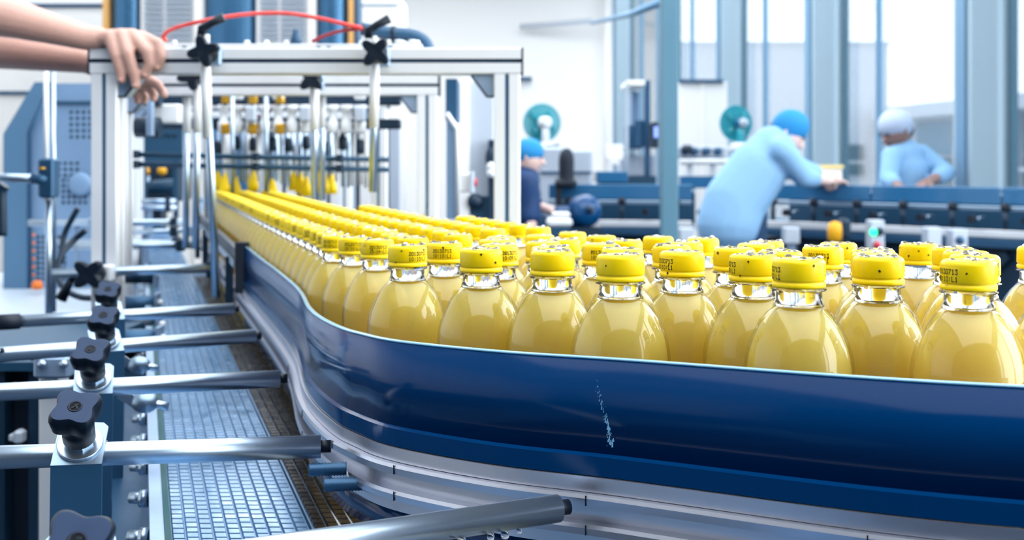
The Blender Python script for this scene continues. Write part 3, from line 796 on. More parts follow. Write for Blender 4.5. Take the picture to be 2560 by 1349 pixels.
# bar lying on the front gantry, with cap screws
bar = thing('cross_bar', 'aluminium bar with bright screw heads lying on top of the front gantry', 'bar', P(735, 119, 2.235))
a, b = P(412, 0, 2.235), P(1056, 0, 2.235); zt = GZ + .0008
MB().bx(a.x, b.x, 2.222, 2.246, zt, zt + .0085, bev=.001).build('bar', 'alu', bar)
for px in (436, 618, 667, 717, 905, 1005, 1043):
    s = P(px, 0, 2.235); MB().lathe([(.0055, 0), (.0058, .004), (.004, .0075), (1e-4, .008)], (s.x, 2.233, zt + .0085), 12).build('screw', 'white_part', bar)
s = P(740, 0, 2.235); MB().lathe([(.011, 0), (.010, .012), (.0065, .02), (.006, .028)], (s.x, 2.236, zt + .0085), 14).build('post', 'hose', bar)
for px in (466, 800, 825, 978):
    s = P(px, 0, 2.235); MB().bx(s.x - .004, s.x + .004, 2.219, 2.223, zt + .001, zt + .004).build('slot_mark', 'dark_machine', bar)
# adjuster rods with star knobs and clamping levers
def adjuster(label, star, rod, lever, D, r=.0075, star_scale=1.55, grp='adjuster rods on the gantries', block=None, spin=0.3):
    s3 = P(star[0], star[1], D - .012) if star else None
    top, bot = P(*rod[0], D), P(*rod[1], D)
    t = thing('adjuster_rod', label, 'adjuster rod', bot, grp)
    n_ = (top - bot).normalized()
    MB().cyl(top, bot, r, r, n=18).build('rod', 'steel', t)
    if len(rod) > 2:
        MB().cyl(top - n_ * .0, P(*rod[2], D), r * 1.25, n=18).build('sleeve', 'white_part', t)
    if star:
        put_knob(t, s3 + Vector((0, .02, 0)), (0, -1, .02), star_scale, spin, True)
        MB().box(s3 + Vector((.004, .026, -.004)), (.034, .014, .036), bev=.003).build('clamp_block', 'alu_dull', t)
    if lever:
        pts_ = [P(x, y, D - .006) for x, y in lever]
        MB().tube(pts_, [.0085, .009, .0072, .0085][:len(pts_)], 10).build('lever', 'knob', t)
        MB().cyl(pts_[0] + Vector((.010, 0, .004)), pts_[0] + Vector((.011, 0, -.016)), .005, n=12).build('lever_bolt', 'white_part', t)
    return t
adjuster('long adjuster rod with star knob and lever, hanging before the bottle queue', (516, 131), [(512, 112), (541, 742), (519, 345)], [(503, 92), (505, 72), (528, 58), (560, 43)], 2.168, spin=math.radians(-30))
adjuster('adjuster rod with star knob and lever near the black hose', (942, 134), [(937, 150), (931, 480), (935, 320)], [(922, 96), (922, 78), (940, 64), (974, 46)], 2.168, .007, spin=math.radians(5))
adjuster('adjuster rod with a half hidden star knob, right behind the long one', (486, 194), [(494, 210), (489, 622), (494, 330)], None, 2.80, .0085, 1.75, spin=math.radians(-35))
adjuster('adjuster rod with star knob in the middle of the second gantry', (783, 199), [(786, 215), (786, 500), (786, 325)], None, 2.80, .0085, 1.75, spin=0.0)
adjuster('thin adjuster rod close beside the middle star knob', None, [(806, 232), (806, 500), (806, 318)], None, 2.9, .007)
adjuster('thin adjuster rod left of the half hidden star knob', None, [(468, 225), (464, 620), (467, 330)], None, 2.9, .008)
adjuster('grey plain adjuster rod before the brass fittings', None, [(581, 228), (581, 486)], None, 3.05, .006)
adjuster('grey plain adjuster rod beside the hanging red tube', None, [(665, 228), (666, 480)], None, 3.05, .006)
# star knob clamp on the front gantry's leg with its rod
zr = P(0, 683, 2.17).z
t = thing('guide_rod', 'steel guide rod clamped to the front gantry leg by a star knob facing out', 'guide rod', P(240, 700, 2.17), 'guide rods across the chain belt')
MB().cyl((P(130, 0, 2.165).x, 2.165, zr), (P(530, 0, 2.25).x, 2.25, zr + .003), .0085, n=20).build('rod', 'steel', t)
MB().box((P(244, 0, 2.176).x, 2.179, zr), (.055, .03, .03), bev=.003).build('clamp_block', 'alu', t)
put_knob(t, P(241, 682, 2.165), (0, -1, .03), 1.6, 0.0, True)
MB().box((P(525, 0, 2.25).x, 2.25, zr), (.012, .012, .03)).build('end_clamp', 'dark_machine', t)
# tubes and hoses on top of the gantry
def hose(name, label, cat, pts_, r, m, grp=None, parts=()):
    o = MB().tube(spline([P(*p) for p in pts_], 8), r, 10).build(name, m); tag(o, label, cat, grp)
    return o
hose('air_tube', 'long red air tube arching over the gantry through the lever', 'tube', [(415, 103, 2.235), (409, 90, 2.235), (432, 72, 2.22), (500, 54, 2.21), (560, 43, 2.215), (640, 34, 2.23), (720, 34, 2.23), (800, 46, 2.23), (860, 60, 2.23), (905, 70, 2.232)], .0038, 'red_tube', 'red air tubes')
hose('air_tube', 'short red air tube curving down onto the gantry bar', 'tube', [(908, 72, 2.234), (860, 76, 2.236), (815, 88, 2.236), (780, 104, 2.236)], .0034, 'dark_red', 'red air tubes')
hose('air_tube', 'red air tube sagging between the fittings under the second gantry', 'tube', [(588, 262, 3.2), (612, 276, 3.2), (640, 290, 3.2), (665, 288, 3.2), (682, 262, 3.2)], .005, 'dark_red', 'red air tubes')
hs = thing('black_hose', 'thick dark blue hose bending down behind the gantry beam', 'hose', P(1000, 100, 2.26))
MB().tube(spline([P(*p) for p in [(905, 72, 2.25), (940, 78, 2.25), (985, 84, 2.252), (1025, 88, 2.254), (1052, 98, 2.256), (1068, 118, 2.258), (1074, 150, 2.262)]], 8), .0125, 14).build('hose', 'hose', hs)
MB().cyl(P(984, 84, 2.252) - Vector((.004, 0, 0)), P(984, 84, 2.252) + Vector((.004, 0, 0)), .0145).build('clip', 'dark_machine', hs)
MB().box(P(985, 103, 2.25), (.008, .012, .03)).build('clip_foot', 'dark_machine', hs)
MB().cyl(P(903, 72, 2.248), P(920, 74, 2.249), .011).build('coupling', 'rubber', hs)
for px in (968, 995, 1030):
    MB().cyl(P(px - 8, 105, 2.243), P(px + 8, 105, 2.243), .005, n=10).build('fitting', 'white_part', hs)

# ------------------------------------------------------------------ filling machine inside the gantries
man = thing('filling_manifold', 'filling manifold with dark bars, white valves and brass fittings', 'machine', P(700, 480, 3.25))
for y0, y1, x0, x1, D in ((236, 262, 345, 1000, 3.20), (297, 322, 340, 1000, 3.22)):
    a, b = P(x0, y1, D), P(x1, y0, D)
    MB().bx(a.x, b.x, D, D + .05, a.z, b.z, bev=.004).build('manifold_bar', 'dark_machine', man)
rnd = random.Random(11)
for i, px in enumerate(list(range(560, 930, 34))):
    D = 3.18; top = P(px, 262, D); 
    MB().lathe([(.012, -.075), (.016, -.07), (.016, -.045), (.011, -.04), (.011, -.018), (.017, -.012), (.017, .0)], (top.x, D, top.z), 12).build('valve', 'white_part', man)
    if px < 700 and i % 2 == 0:
        for yy in (246, 322):
            c = P(px + 4, yy, D - .02); MB().lathe([(.011, -.014), (.013, -.01), (.013, .01), (.010, .014)], c, 6, smooth=False).build('brass_fitting', 'brass', man)
    if i % 3 == 1:
        MB().box(P(px, 240, D - .02), (.03, .02, .02), bev=.004).build('coupling', 'white_part', man)
    if i % 4 == 2:
        MB().box(P(px, 285, D - .03), (.028, .03, .04), bev=.004).build('solenoid', 'cabinet_light', man)
for i in range(26):
    px = 545 + i * 14.8 + rnd.uniform(-3, 3); D = 3.28 + rnd.uniform(-.1, .12); y1 = 470 - rnd.uniform(0, 22)
    MB().cyl(P(px, 328, D), P(px + rnd.uniform(-1, 1), y1, D), .0065, .0055, 10).build('nozzle', rnd.choice(['steel', 'white_part', 'alu_dull']), man)
    if i % 3 == 0: MB().lathe([(.009, -.02), (.012, -.014), (.012, .012), (.006, .02)], P(px, 362 + rnd.uniform(-8, 10), D), 10).build('nozzle_collar', 'dark_machine', man)
    if rnd.random() < .35: MB().lathe([(.016, -.02), (.015, .0), (.006, .03), (.004, .05)], P(px, y1 + 10, D), 14).build('gripper_cup', 'cap', man)
scr = thing('panel_screen', 'row of white upright panels behind the filling nozzles', 'panel', P(850, 480, 5.2))
for i, px in enumerate(range(640, 1000, 37)):
    a_, b_ = P(px, 520, 5.2), P(px + 27, 300, 5.2); MB().bx(a_.x, b_.x, 5.2, 5.23, .4, b_.z, bev=.004).build('panel', 'cabinet_white' if i % 3 else 'cabinet_light', scr)
MB().bx(P(635, 0, 5.24).x, P(1000, 0, 5.24).x, 5.235, 5.26, .38, P(0, 300, 5.2).z).build('backing', 'plate_blue', scr)
for px in (645, 990): MB().bx(P(px, 0, 5.3).x - .02, P(px, 0, 5.3).x + .02, 5.26, 5.3, 0, .5).build('leg', 'alu_dull', scr)
# gripped bottles' caps seen between the nozzles rest on the line; the two long bars in front
for y, lab in ((385, 'upper dark guide bar crossing inside the gantries'), (410, 'lower dark guide bar crossing inside the gantries')):
    t = thing('guide_bar', lab, 'bar', P(640, y, 3.0), 'dark guide bars')
    MB().cyl(P(308, y, 3.0), P(972, y + 14, 3.02), .0065, n=12).build('bar', 'mid_machine', t)
    for px in (340, 640, 850): MB().box(P(px, y + (px - 308) * .02, 3.0), (.016, .03, .02), bev=.002).build('bar_clamp', 'dark_machine', t)
# block and clamps hanging at the manifold's end
ac = thing('pneumatic_cylinder', 'dark pneumatic cylinder with a pale upright strap behind the hand', 'machine', P(378, 330, 3.0))
MB().cyl(P(340, 318, 3.05), P(400, 318, 3.05), .026, n=20).build('cylinder_body', 'dark_machine', ac)
MB().cyl(P(360, 246, 3.05), P(402, 246, 3.05), .022, n=16).build('upper_body', 'dark_machine', ac)
MB().box(P(376, 290, 3.0), (.016, .02, .10), bev=.002).build('strap', 'alu_dull', ac)
MB().box(P(420, 285, 3.1), (.07, .05, .05), bev=.004).build('white_block', 'white_part', ac)
pp = thing('perforated_plate', 'blue perforated plate at the far end of the chain belt', 'plate', P(400, 390, 5.3))
MB().box(P(400, 362, 5.3), (.20, .02, .15)).build('plate', 'mid_machine', pp)
for px in (360, 440): MB().bx(P(px, 0, 5.32).x - .01, P(px, 0, 5.32).x + .01, 5.31, 5.33, 0, P(0, 380, 5.3).z).build('post', 'mid_machine', pp)
for r_ in range(1):
    for c_ in range(6): MB().lathe([(.009, 0), (1e-4, .001)], P(356 + c_ * 16, 338, 5.285), 10, (0, -1, 0)).build('hole', 'dark_machine', pp)
ds = thing('drive_station', 'dark drive station with amber caps at the end of the chain belt', 'machine', P(395, 500, 5.6))
MB().box(P(395, 452, 5.75), (.26, .25, .19), bev=.01).build('housing', 'dark_machine', ds)
MB().bx(P(380, 0, 5.8).x, P(410, 0, 5.8).x, 5.75, 5.85, 0, P(0, 495, 5.75).z).build('stand', 'dark_machine', ds)
for x, y in ((363, 428), (405, 427)): sphere(MB(), P(x, y, 5.55), .022, 8).build('amber_cap', 'amber', ds)
MB().cyl(P(352, 470, 5.5), P(440, 462, 5.5), .03).build('roller', 'mid_machine', ds)
MB().cyl(P(365, 440, 5.5), P(365, 480, 5.5), .02).build('hub', 'steel_blue', ds)
sphere(MB(), P(425, 462, 5.5), .022, 8).build('bright_cap', 'white_part', ds)
# panels right of the gantries: frame of the rear machine
fp = thing('side_panel', 'narrow blue-grey machine panel right behind the second gantry', 'panel', P(1130, 560, 3.05))
a, b = P(1116, 548, 3.05), P(1142, 300, 3.05)
MB().prism([(a.x, a.z), (b.x, a.z), (b.x, P(0, 322, 3.05).z), (P(1116, 0, 3.05).x, P(0, 285, 3.05).z)], (0, 3.05, 0), (1, 0, 0), (0, 0, 1), (0, 1, 0), .2).build('panel', 'cabinet_blue', fp)
MB().tube([P(1117, 282, 3.04), P(1143, 322, 3.04), P(1146, 552, 3.04)], .006, 8).build('panel_edge', 'alu', fp)
MB().bx(P(1114, 0, 3.06).x, b.x, 3.06, 3.24, P(0, 300, 3.05).z, P(0, 196, 3.05).z).build('upper_panel', 'plate_blue', fp)
t = thing('grey_cabinet', 'tall pale grey machine cabinet seen through the front gantry', 'cabinet', P(1190, 600, 4.4))
a, b = P(1140, 415, 4.4), P(1246, 192, 4.4)
MB().bx(a.x, b.x, 4.4, 5.0, .5, b.z, bev=.02).build('body', 'cabinet_light', t)
MB().bx(a.x - .01, a.x + .05, 4.38, 4.42, .5, b.z - .01).build('door_edge', 'cabinet_white', t)
MB().bx(a.x + .02, b.x - .02, 4.385, 4.4, P(0, 560, 4.4).z, P(0, 490, 4.4).z).build('lower_panel', 'mid_machine', t)
MB().lathe([(.03, 0), (.026, .02), (1e-4, .024)], P(1188, 503, 4.38), 14, (0, -1, 0)).build('dial', 'dark_machine', t)
MB().box(P(1233, 470, 4.37), (.035, .04, .35)).build('dark_column', 'dark_machine', t)
sphere(MB(), P(1230, 395, 4.36), .035, 8, (.7, .7, 1.3)).build('grip', 'dark_machine', t)
for yy in (417, 432): sphere(MB(), P(1228, yy, 4.33), .018, 8).build('bright_bolt', 'white_part', t)
t = thing('switch_box', 'pale switch box with a red push button beside the gantry leg', 'switch box', P(1165, 480, 3.6))
MB().cyl(P(1150, 458, 3.62), P(1150, 458, 4.4), .008).build('mount_arm', 'alu_dull', t)
MB().box(P(1162, 456, 3.6), (.038, .05, .058), bev=.004).build('box', 'cabinet_white', t)
MB().box(P(1180, 456, 3.58), (.012, .06, .064), bev=.002).build('lid', 'cabinet_light', t)
MB().cyl(P(1186, 456, 3.57), P(1193, 456, 3.57), .012).build('button', 'red_button', t)

# ------------------------------------------------------------------ left side machinery
cb = thing('perforated_cabinet', 'blue-grey slanted machine cabinet with grids of vent holes', 'cabinet', P(120, 720, 4.2))
D = 4.2; f_ = lambda x, y: (P(x, y, D).x, P(x, y, D).z)
MB().prism([f_(72, 720), f_(150, 720), f_(236, 720), f_(236, 208), f_(128, 208), f_(72, 330)], (0, D, 0), (1, 0, 0), (0, 0, 1), (0, 1, 0), .24).build('body', 'cabinet_blue', cb)
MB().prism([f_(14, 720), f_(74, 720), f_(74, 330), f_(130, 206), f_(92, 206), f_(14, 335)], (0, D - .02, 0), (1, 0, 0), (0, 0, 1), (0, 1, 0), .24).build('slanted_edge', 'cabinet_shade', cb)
MB().tube([P(74, 720, D - .02), P(74, 332, D - .02), P(130, 206, D - .02)], .006, 6).build('edge_line', 'plate_blue', cb)
MB().bx(P(135, 0, D).x, P(236, 0, D).x, D - .012, D, P(0, 260, D).z, P(0, 253, D).z).build('seam', 'mid_machine', cb)
hl = MB()
for gx, gy, nx, ny, st in ((178, 280, 4, 5, 15.5), (148, 408, 4, 3, 15), (158, 450, 5, 5, 14), (96, 592, 6, 9, 13)):
    for i in range(nx):
        for j in range(ny):
            hl.lathe([(.0062, 0), (1e-4, .001)], P(gx + i * st, gy + j * st, D - .001), 10, (0, -1, 0))
o = hl.build('vent_holes', 'dark_machine', cb); o['kind'] = 'stuff'
for j in range(6): MB().lathe([(.006, 0), (.004, .004), (1e-4, .005)], P(84, 587 + j * 20, D - .022), 8, (0, -1, 0)).build('indicator', 'orange', cb)
MB().lathe([(.045, 0), (.04, .02), (.03, .026), (1e-4, .024)], P(203, 460, D), 20, (0, -1, 0)).build('round_cover', 'cabinet_blue', cb)
dkk = thing('machine_deck', 'pale grey metal deck below the perforated cabinet', 'platform', P(120, 790, 3.4))
zt = P(0, 720, 4.2).z
MB().bx(-2.2, -.98, 2.9, 4.8, zt - .03, zt).build('deck_plate', 'deck', dkk)
MB().bx(-2.2, -.985, 2.88, 2.9, zt - .09, zt + .002).build('front_edge', 'plate_blue', dkk)
for x, y in ((-2.1, 3.0), (-1.1, 3.0), (-2.1, 4.6), (-1.1, 4.6)): MB().bx(x - .03, x + .03, y - .03, y + .03, 0, zt - .03).build('leg', 'alu_dull', dkk)
ob = MB().lathe([(.014, 0), (.018, .006), (.018, .02), (.012, .028), (.006, .03)], P(93, 723, 4.0), 14); o = ob.build('orange_knob', 'orange', dkk)
# upright stand rod with a clamp and a cross bar
st = thing('stand_rod', 'double upright steel stand rod left of the front gantry', 'stand', P(124, 790, 2.6))
MB().cyl(P(114, 95, 2.6), P(117, 520, 2.6), .0052).build('rod', 'white_part', st)
MB().cyl(P(133, 160, 2.62), P(134, 780, 2.62), .0055).build('rod', 'steel', st)
MB().cyl(P(121, 500, 2.6), P(122, 830, 2.6), .0075).build('lower_rod', 'steel', st)
MB().box(P(122, 445, 2.59), (.034, .04, .085), bev=.004).build('clamp_block', 'plate_blue', st)
MB().cyl(P(-60, 444, 2.56), P(116, 446, 2.58), .0095, n=14).build('cross_rod', 'steel', st)
MB().cyl(P(78, 446, 2.57), P(118, 448, 2.58), .012, n=14).build('rod_sleeve', 'plate_blue', st)
MB().cyl(P(106, 418, 2.56), P(106, 424, 2.56), .006).build('brass_screw', 'brass', st)
MB().box(P(126, 850, 2.6), (.04, .05, .06)).build('base_block', 'plate_blue', st)
# dark arm at the very edge
t = thing('grip_handle', 'dark curved grip handle at the left edge, under the cross rod', 'handle', P(4, 590, 2.5))
MB().tube(spline([P(12, 462, 2.5), P(2, 480, 2.5), P(2, 530, 2.5), P(3, 590, 2.5)], 6), [.012] * 19, 10).build('handle', 'dark_machine', t)
# cables and a wing lever behind the gantry leg
hose('cable', 'black cable looping behind the gantry leg above the wing lever', 'cable', [(215, 575, 2.45), (185, 600, 2.45), (152, 640, 2.42), (145, 690, 2.4), (165, 725, 2.38), (200, 742, 2.37), (235, 745, 2.36)], .0062, 'dark_machine', 'black cables')
hose('cable', 'black cable hanging from the dark lever to the deck', 'cable', [(195, 520, 2.5), (178, 550, 2.5), (160, 590, 2.5), (152, 655, 2.48)], .006, 'dark_machine', 'black cables')
t = thing('wing_lever', 'dark wing lever hanging beside the looping cable', 'lever', P(163, 740, 2.3))
MB().tube([P(182, 690, 2.3), P(168, 718, 2.3), P(152, 748, 2.3)], [.006, .008, .0115], 10).build('arm', 'knob', t)
sphere(MB(), P(183, 690, 2.3), .011, 8).build('hub', 'knob', t)
# post with bolted block below rod three, dark cabinet at the lower left
t = thing('support_post', 'pale upright post with a bolted block below the guide rods', 'post', P(118, 1349, 1.45))
a = P(96, 925, 1.45); b = P(143, 925, 1.45)
MB().bx(a.x, b.x, 1.45, 1.49, 0, a.z, bev=.002).build('post', 'alu', t)
MB().box(P(138, 914, 1.44), (.042, .03, .026), bev=.003).build('block', 'alu_dull', t)
for px in (106, 160): MB().lathe([(.0055, 0), (.005, .004), (1e-4, .005)], P(px, 910, 1.422), 12, (0, -1, 0)).build('bolt', 'steel', t)
t = thing('dark_cabinet', 'almost black open machine cabinet in the lower left corner', 'cabinet', P(40, 1349, 1.6))
a, b = P(-420, 905, 1.62), P(82, 905, 1.62)
MB().bx(a.x, b.x, 1.66, 2.1, 0, a.z - .01).build('body', 'rubber', t)
for px in (8, 90): s = P(px, 0, 1.64); MB().bx(s.x - .006, s.x + .006, 1.63, 1.66, .0, a.z).build('door_edge', 'dark_machine', t)
MB().bx(a.x, b.x + .02, 1.62, 2.12, a.z - .012, a.z).build('top_plate', 'mid_machine', t)
MB().box(P(50, 1090, 1.62), (.012, .02, .018), bev=.003).build('latch', 'cabinet_light', t)
MB().box(P(33, 1092, 1.62), (.008, .014, .01), bev=.002).build('catch', 'cabinet_light', t)
MB().lathe([(.004, 0), (1e-4, .003)], P(38, 960, 1.645), 8, (0, -1, 0)).build('lamp', 'orange', t)
# wing bolts on the chain conveyor's side
for px, py, D in ((348, 912, 1.38), (362, 1005, 1.14)):
    c = P(px, py, D); t = thing('wing_bolt', 'steel wing bolt on the belt side, %s' % ('farther one' if py < 950 else 'nearer one'), 'bolt', c, 'wing bolts on the belt side')
    sphere(MB(), c, .013, 8, (1, .8, .8)).build('head', 'steel_blue', t)
    MB().box(c + Vector((-.016, 0, .004)), (.018, .003, .010), rot=Euler((0, .6, .2)).to_matrix()).build('wing', 'steel', t)
    MB().cyl(c, c + Vector((.022, 0, -.004)), .004).build('shank', 'steel', t)
for i, (y, D) in enumerate(((690, 2.75), (760, 2.35), (815, 2.05), (850, 1.88))):
    c = P(352 - i * 3, y, D); t = thing('roller_bracket', 'dark round roller bracket under the far guide rods, %s from the belt end' % order_names[i], 'bracket', c, 'roller brackets')
    MB().cyl(c - Vector((.045, 0, 0)), c + Vector((.03, .006, 0)), .017, n=18).build('roller', 'plate_blue' if i % 2 else 'dark_machine', t)
    MB().box(c + Vector((.034, .004, 0)), (.006, .03, .045), bev=.002).build('side_plate', 'alu_dull', t)
    sphere(MB(), c + Vector((.042, -.004, .004)), .006, 6).build('bolt', 'white_part', t)
# ------------------------------------------------------------------ machines in the background
tw = thing('louvre_cabinet', 'tall blue machine cabinet with two white louvred doors and orange edges', 'cabinet', P(570, 415, 7.0) - Vector((0, 0, 1.3)))
D = 7.0; X = lambda px: P(px, 0, D).x; ZT = 2.55
MB().bx(X(262), X(868), D + .12, D + .7, 0, ZT).build('body', 'tower_blue', tw)
for x0, x1 in ((264, 349), (501, 639), (786, 867)):
    n = 14; c0, c1 = X(x0), X(x1); poly = []
    for k in range(n + 1):
        w = math.pi * k / n; poly.append(((c0 + c1) / 2 - (c1 - c0) / 2 * math.cos(w), -.09 * math.sin(w)))
    MB().prism(poly, (0, D + .13, 0), (1, 0, 0), (0, 1, 0), (0, 0, 1), ZT - .02).build('bowed_panel', 'tower_blue', tw)
for x0, x1 in ((349, 501), (639, 786)):
    d = MB().bx(X(x0), X(x1), D + .02, D + .12, 0, ZT - .01).build('louvre_door', 'cabinet_white', tw)
    for i in range(13):
        y = -62 + i * 13.2
        for a, b in (((x0 + 12), (x0 + x1) / 2 - 18), ((x0 + x1) / 2 - 10, x1 - 24)):
            za = P(0, y, D).z
            MB().box(((X(a) + X(b)) / 2, D + .012, za), (X(b) - X(a), .03, .012), rot=Euler((.6, 0, 0)).to_matrix()).build('louvre_slat', 'cabinet_light', d)
    MB().bx(X(x1 - 16), X(x1 - 1), D, D + .02, 0, ZT - .02).build('door_stile', 'wall_white', d)
for x0, x1 in ((249, 262), (868, 880)):
    MB().bx(X(x0), X(x1), D + .05, D + .15, 0, ZT).build('corner_strip', 'orange_trim', tw)
MB().bx(X(881), X(889), D + .08, D + .2, 0, ZT).build('corner_strip', 'plate_blue', tw)
wc = thing('white_cabinet', 'plain white cabinet with a grey top seam beside the louvred machine', 'cabinet', P(945, 415, 9.2) - Vector((0, 0, 1.3)))
MB().bx(P(884, 0, 9.2).x, P(1000, 0, 9.2).x, 9.2, 9.8, 0, 2.6).build('body', 'wall_white', wc)
MB().bx(P(900, 0, 9.2).x, P(995, 0, 9.2).x, 9.185, 9.2, P(0, 13, 9.2).z, P(0, 8, 9.2).z).build('seam', 'cabinet_light', wc)
MB().bx(P(902, 0, 9.2).x, P(905, 0, 9.2).x, 9.185, 9.2, 0, 2.55).build('seam', 'cabinet_light', wc)
# interior pole
sp = MB().bx(P(1654, 0, 5.6).x, P(1696, 0, 5.6).x, 5.6, 5.68, 0, 5.2, bev=.004); o = sp.build('support_pole', 'column_teal')
tag(o, 'slim square teal-grey pole from floor to ceiling before the far machines', 'pole')
# far white booths
t = thing('white_booth', 'pale booth panel with a dark top edge beside the front gantry leg', 'cabinet', P(1320, 415, 9.6) - Vector((0, 0, 1.3)))
MB().bx(P(1220, 0, 9.6).x, P(1338, 0, 9.6).x, 9.6, 10.2, 0, P(0, 200, 9.6).z).build('body', 'cabinet_white', t)
MB().bx(P(1220, 0, 9.55).x, P(1330, 0, 9.55).x, 9.55, 9.62, P(0, 200, 9.6).z, P(0, 193, 9.6).z).build('top_edge', 'plate_blue', t)
t = thing('white_booth', 'wide pale booth with a dark top edge behind the bending worker', 'cabinet', P(1757, 415, 10.4) - Vector((0, 0, 1.3)))
MB().bx(P(1698, 0, 10.4).x, P(1818, 0, 10.4).x, 10.4, 11, 0, P(0, 204, 10.4).z).build('body', 'cabinet_white', t)
MB().bx(P(1696, 0, 10.4).x, P(1806, 0, 10.4).x, 10.36, 10.42, P(0, 206, 10.4).z, P(0, 199, 10.4).z).build('top_edge', 'plate_blue', t)
MB().bx(P(1752, 0, 10.4).x, P(1757, 0, 10.4).x, 10.38, 10.4, 0, P(0, 206, 10.4).z).build('seam', 'wall_white', t)
t = thing('labelling_machine', 'glazed labelling machine with blue inner parts and a lit screen by the pole', 'machine', P(1605, 415, 9.0) - Vector((0, 0, 1.3)))
g = lambda x0, x1, y0, y1, d0, d1, nm, m: MB().bx(P(x0, 0, 9).x, P(x1, 0, 9).x, 9 + d0, 9 + d1, P(0, y1, 9).z, P(0, y0, 9).z, bev=.004).build(nm, m, t)
g(1568, 1614, 200, 214, 0, .5, 'hood', 'wall_white'); g(1566, 1572, 205, 440, 0, .05, 'frame_post', 'cabinet_light')
g(1612, 1626, 200, 440, 0, .06, 'frame_post', 'plate_blue'); g(1585, 1605, 225, 330, .2, .4, 'column', 'cabinet_blue')
g(1572, 1606, 312, 372, .1, .4, 'head', 'tower_blue'); g(1588, 1612, 300, 368, .05, .2, 'gear_housing', 'plate_blue')
g(1628, 1642, 306, 370, -.1, .05, 'screen_housing', 'dark_machine'); g(1631, 1640, 318, 345, -.112, -.1, 'screen', 'screen')
g(1514, 1552, 362, 400, -.2, 0, 'white_box', 'wall_white'); g(1516, 1540, 390, 412, -.25, -.1, 'white_box', 'wall_white')
g(1560, 1650, 385, 440, .3, .5, 'base', 'cabinet_light'); g(1484, 1560, 428, 455, -.3, .2, 'table', 'guard_far'); MB().bx(P(1500, 0, 9).x, P(1640, 0, 9).x, 9.0, 9.4, 0, P(0, 440, 9).z).build('lower_cabinet', 'mid_machine', t)
t = thing('grey_console', 'grey console cabinet behind the standing worker', 'cabinet', P(1415, 415, 8.6) - Vector((0, 0, 1.3)))
MB().bx(P(1345, 0, 8.6).x, P(1426, 0, 8.6).x, 8.6, 9.1, 0, P(0, 366, 8.6).z, bev=.02).build('body', 'cabinet_light', t)
MB().bx(P(1426, 0, 8.6).x, P(1482, 0, 8.6).x, 8.62, 9.1, 0, P(0, 372, 8.6).z, bev=.02).build('side_body', 'cabinet_light', t)
MB().bx(P(1365, 0, 8.6).x, P(1400, 0, 8.6).x, 8.65, 8.8, P(0, 366, 8.6).z, P(0, 361, 8.6).z).build('top_plate', 'plate_blue', t)
MB().bx(P(1350, 0, 8.6).x, P(1478, 0, 8.6).x, 8.585, 8.6, P(0, 434, 8.6).z, P(0, 428, 8.6).z).build('seam', 'plate_blue', t)
t = thing('black_feeder', 'black rounded feeder head on a stub neck before the grey console', 'machine', P(1415, 470, 7.6))
MB().lathe([(.055, -.05), (.05, 0), (.048, .03), (.05, .10), (.047, .14), (.036, .17), (.018, .188), (1e-4, .192)], P(1416, 445, 7.6), 24).build('head', 'rubber', t)
MB().box(P(1414, 458, 7.6), (.14, .12, .06), bev=.02).build('collar', 'rubber', t)
MB().box(P(1396, 500, 7.6), (.04, .06, .28), bev=.01).build('stem', 'rubber', t)

def line_conveyor(label, A, B, step, zt, grp=None, boxes=()):
    A, B = Vector(A), Vector(B); d = (B - A).normalized(); n = Vector((d.y, -d.x, 0)); 
    if n.y > 0: n = -n
    ang = math.atan2(d.y, d.x); Lg = (B - A).length
    t = thing('bottle_line_conveyor', label, 'conveyor', (A + B) / 2, grp)
    def bar(off, z0, z1, th, nm, m, s0=0, s1=Lg):
        c = A + d * ((s0 + s1) / 2) + n * off
        return MB().box((c.x, c.y, (z0 + z1) / 2), (s1 - s0, th, z1 - z0), rz=ang, bev=.004).build(nm, m, t)
    k = 0.0
    while k < Lg:
        bar(0, zt - .095, zt, .012, 'guard_panel', 'guard_far', k, min(k + .78, Lg)); k += .79
    bar(.02, zt - .125, zt - .100, .03, 'upper_rail', 'steel_blue'); bar(-.28, zt - .26, zt - .02, .012, 'rear_guard', 'mid_machine'); bar(-.265, zt - .06, zt - .04, .02, 'rear_rail', 'steel')
    bar(-.14, zt - .30, zt - .27, .34, 'deck', 'plate_blue'); bar(.05, zt - .265, zt - .225, .03, 'lower_rail', 'alu'); bar(.055, zt - .32, zt - .275, .02, 'side_frame', 'plate_blue')
    bar(-.1, zt - .62, zt - .33, .2, 'drive_cover', 'dark_machine')
    k = step * .4; j = 0
    while k < Lg:
        p = A + d * k + n * .045
        MB().cyl((p.x, p.y, zt - .23), (p.x, p.y, zt - .115), .014, n=10).build('clamp_post', 'dark_machine', t)
        sphere(MB(), (p.x, p.y, zt - .105), .026, 6).build('clamp_knob', 'rubber', t)
        q = p + d * step * .45 + n * .02
        MB().cyl((q.x, q.y, zt - .17), (q.x + n.x * .04, q.y + n.y * .04, zt - .17), .022, n=10).build('rod_knob', 'rubber', t)
        MB().cyl((q.x, q.y, zt - .17), (q.x - n.x * .1, q.y - n.y * .1, zt - .165), .009, n=8).build('rod', 'steel', t)
        k += step; j += 1
    for k in np.arange(.25, Lg, .95):
        for off in (.02, -.27):
            p = A + d * k + n * off; MB().box((p.x, p.y, (zt - .3) / 2), (.05, .05, zt - .3), rz=ang).build('leg', 'alu_dull', t)
        p = A + d * (k + .3) + n * .02
        MB().box((p.x, p.y, zt - .47), (.05, .03, .34), rot=Euler((0, .8, ang)).to_matrix()).build('brace', 'dark_machine', t)
    return t
line_conveyor('blue guarded conveyor the two gowned workers lean over', (P(1905, 0, 7.55).x, 7.55, 0), (P(2720, 0, 6.0).x, 6.0, 0), .30, 1.188)
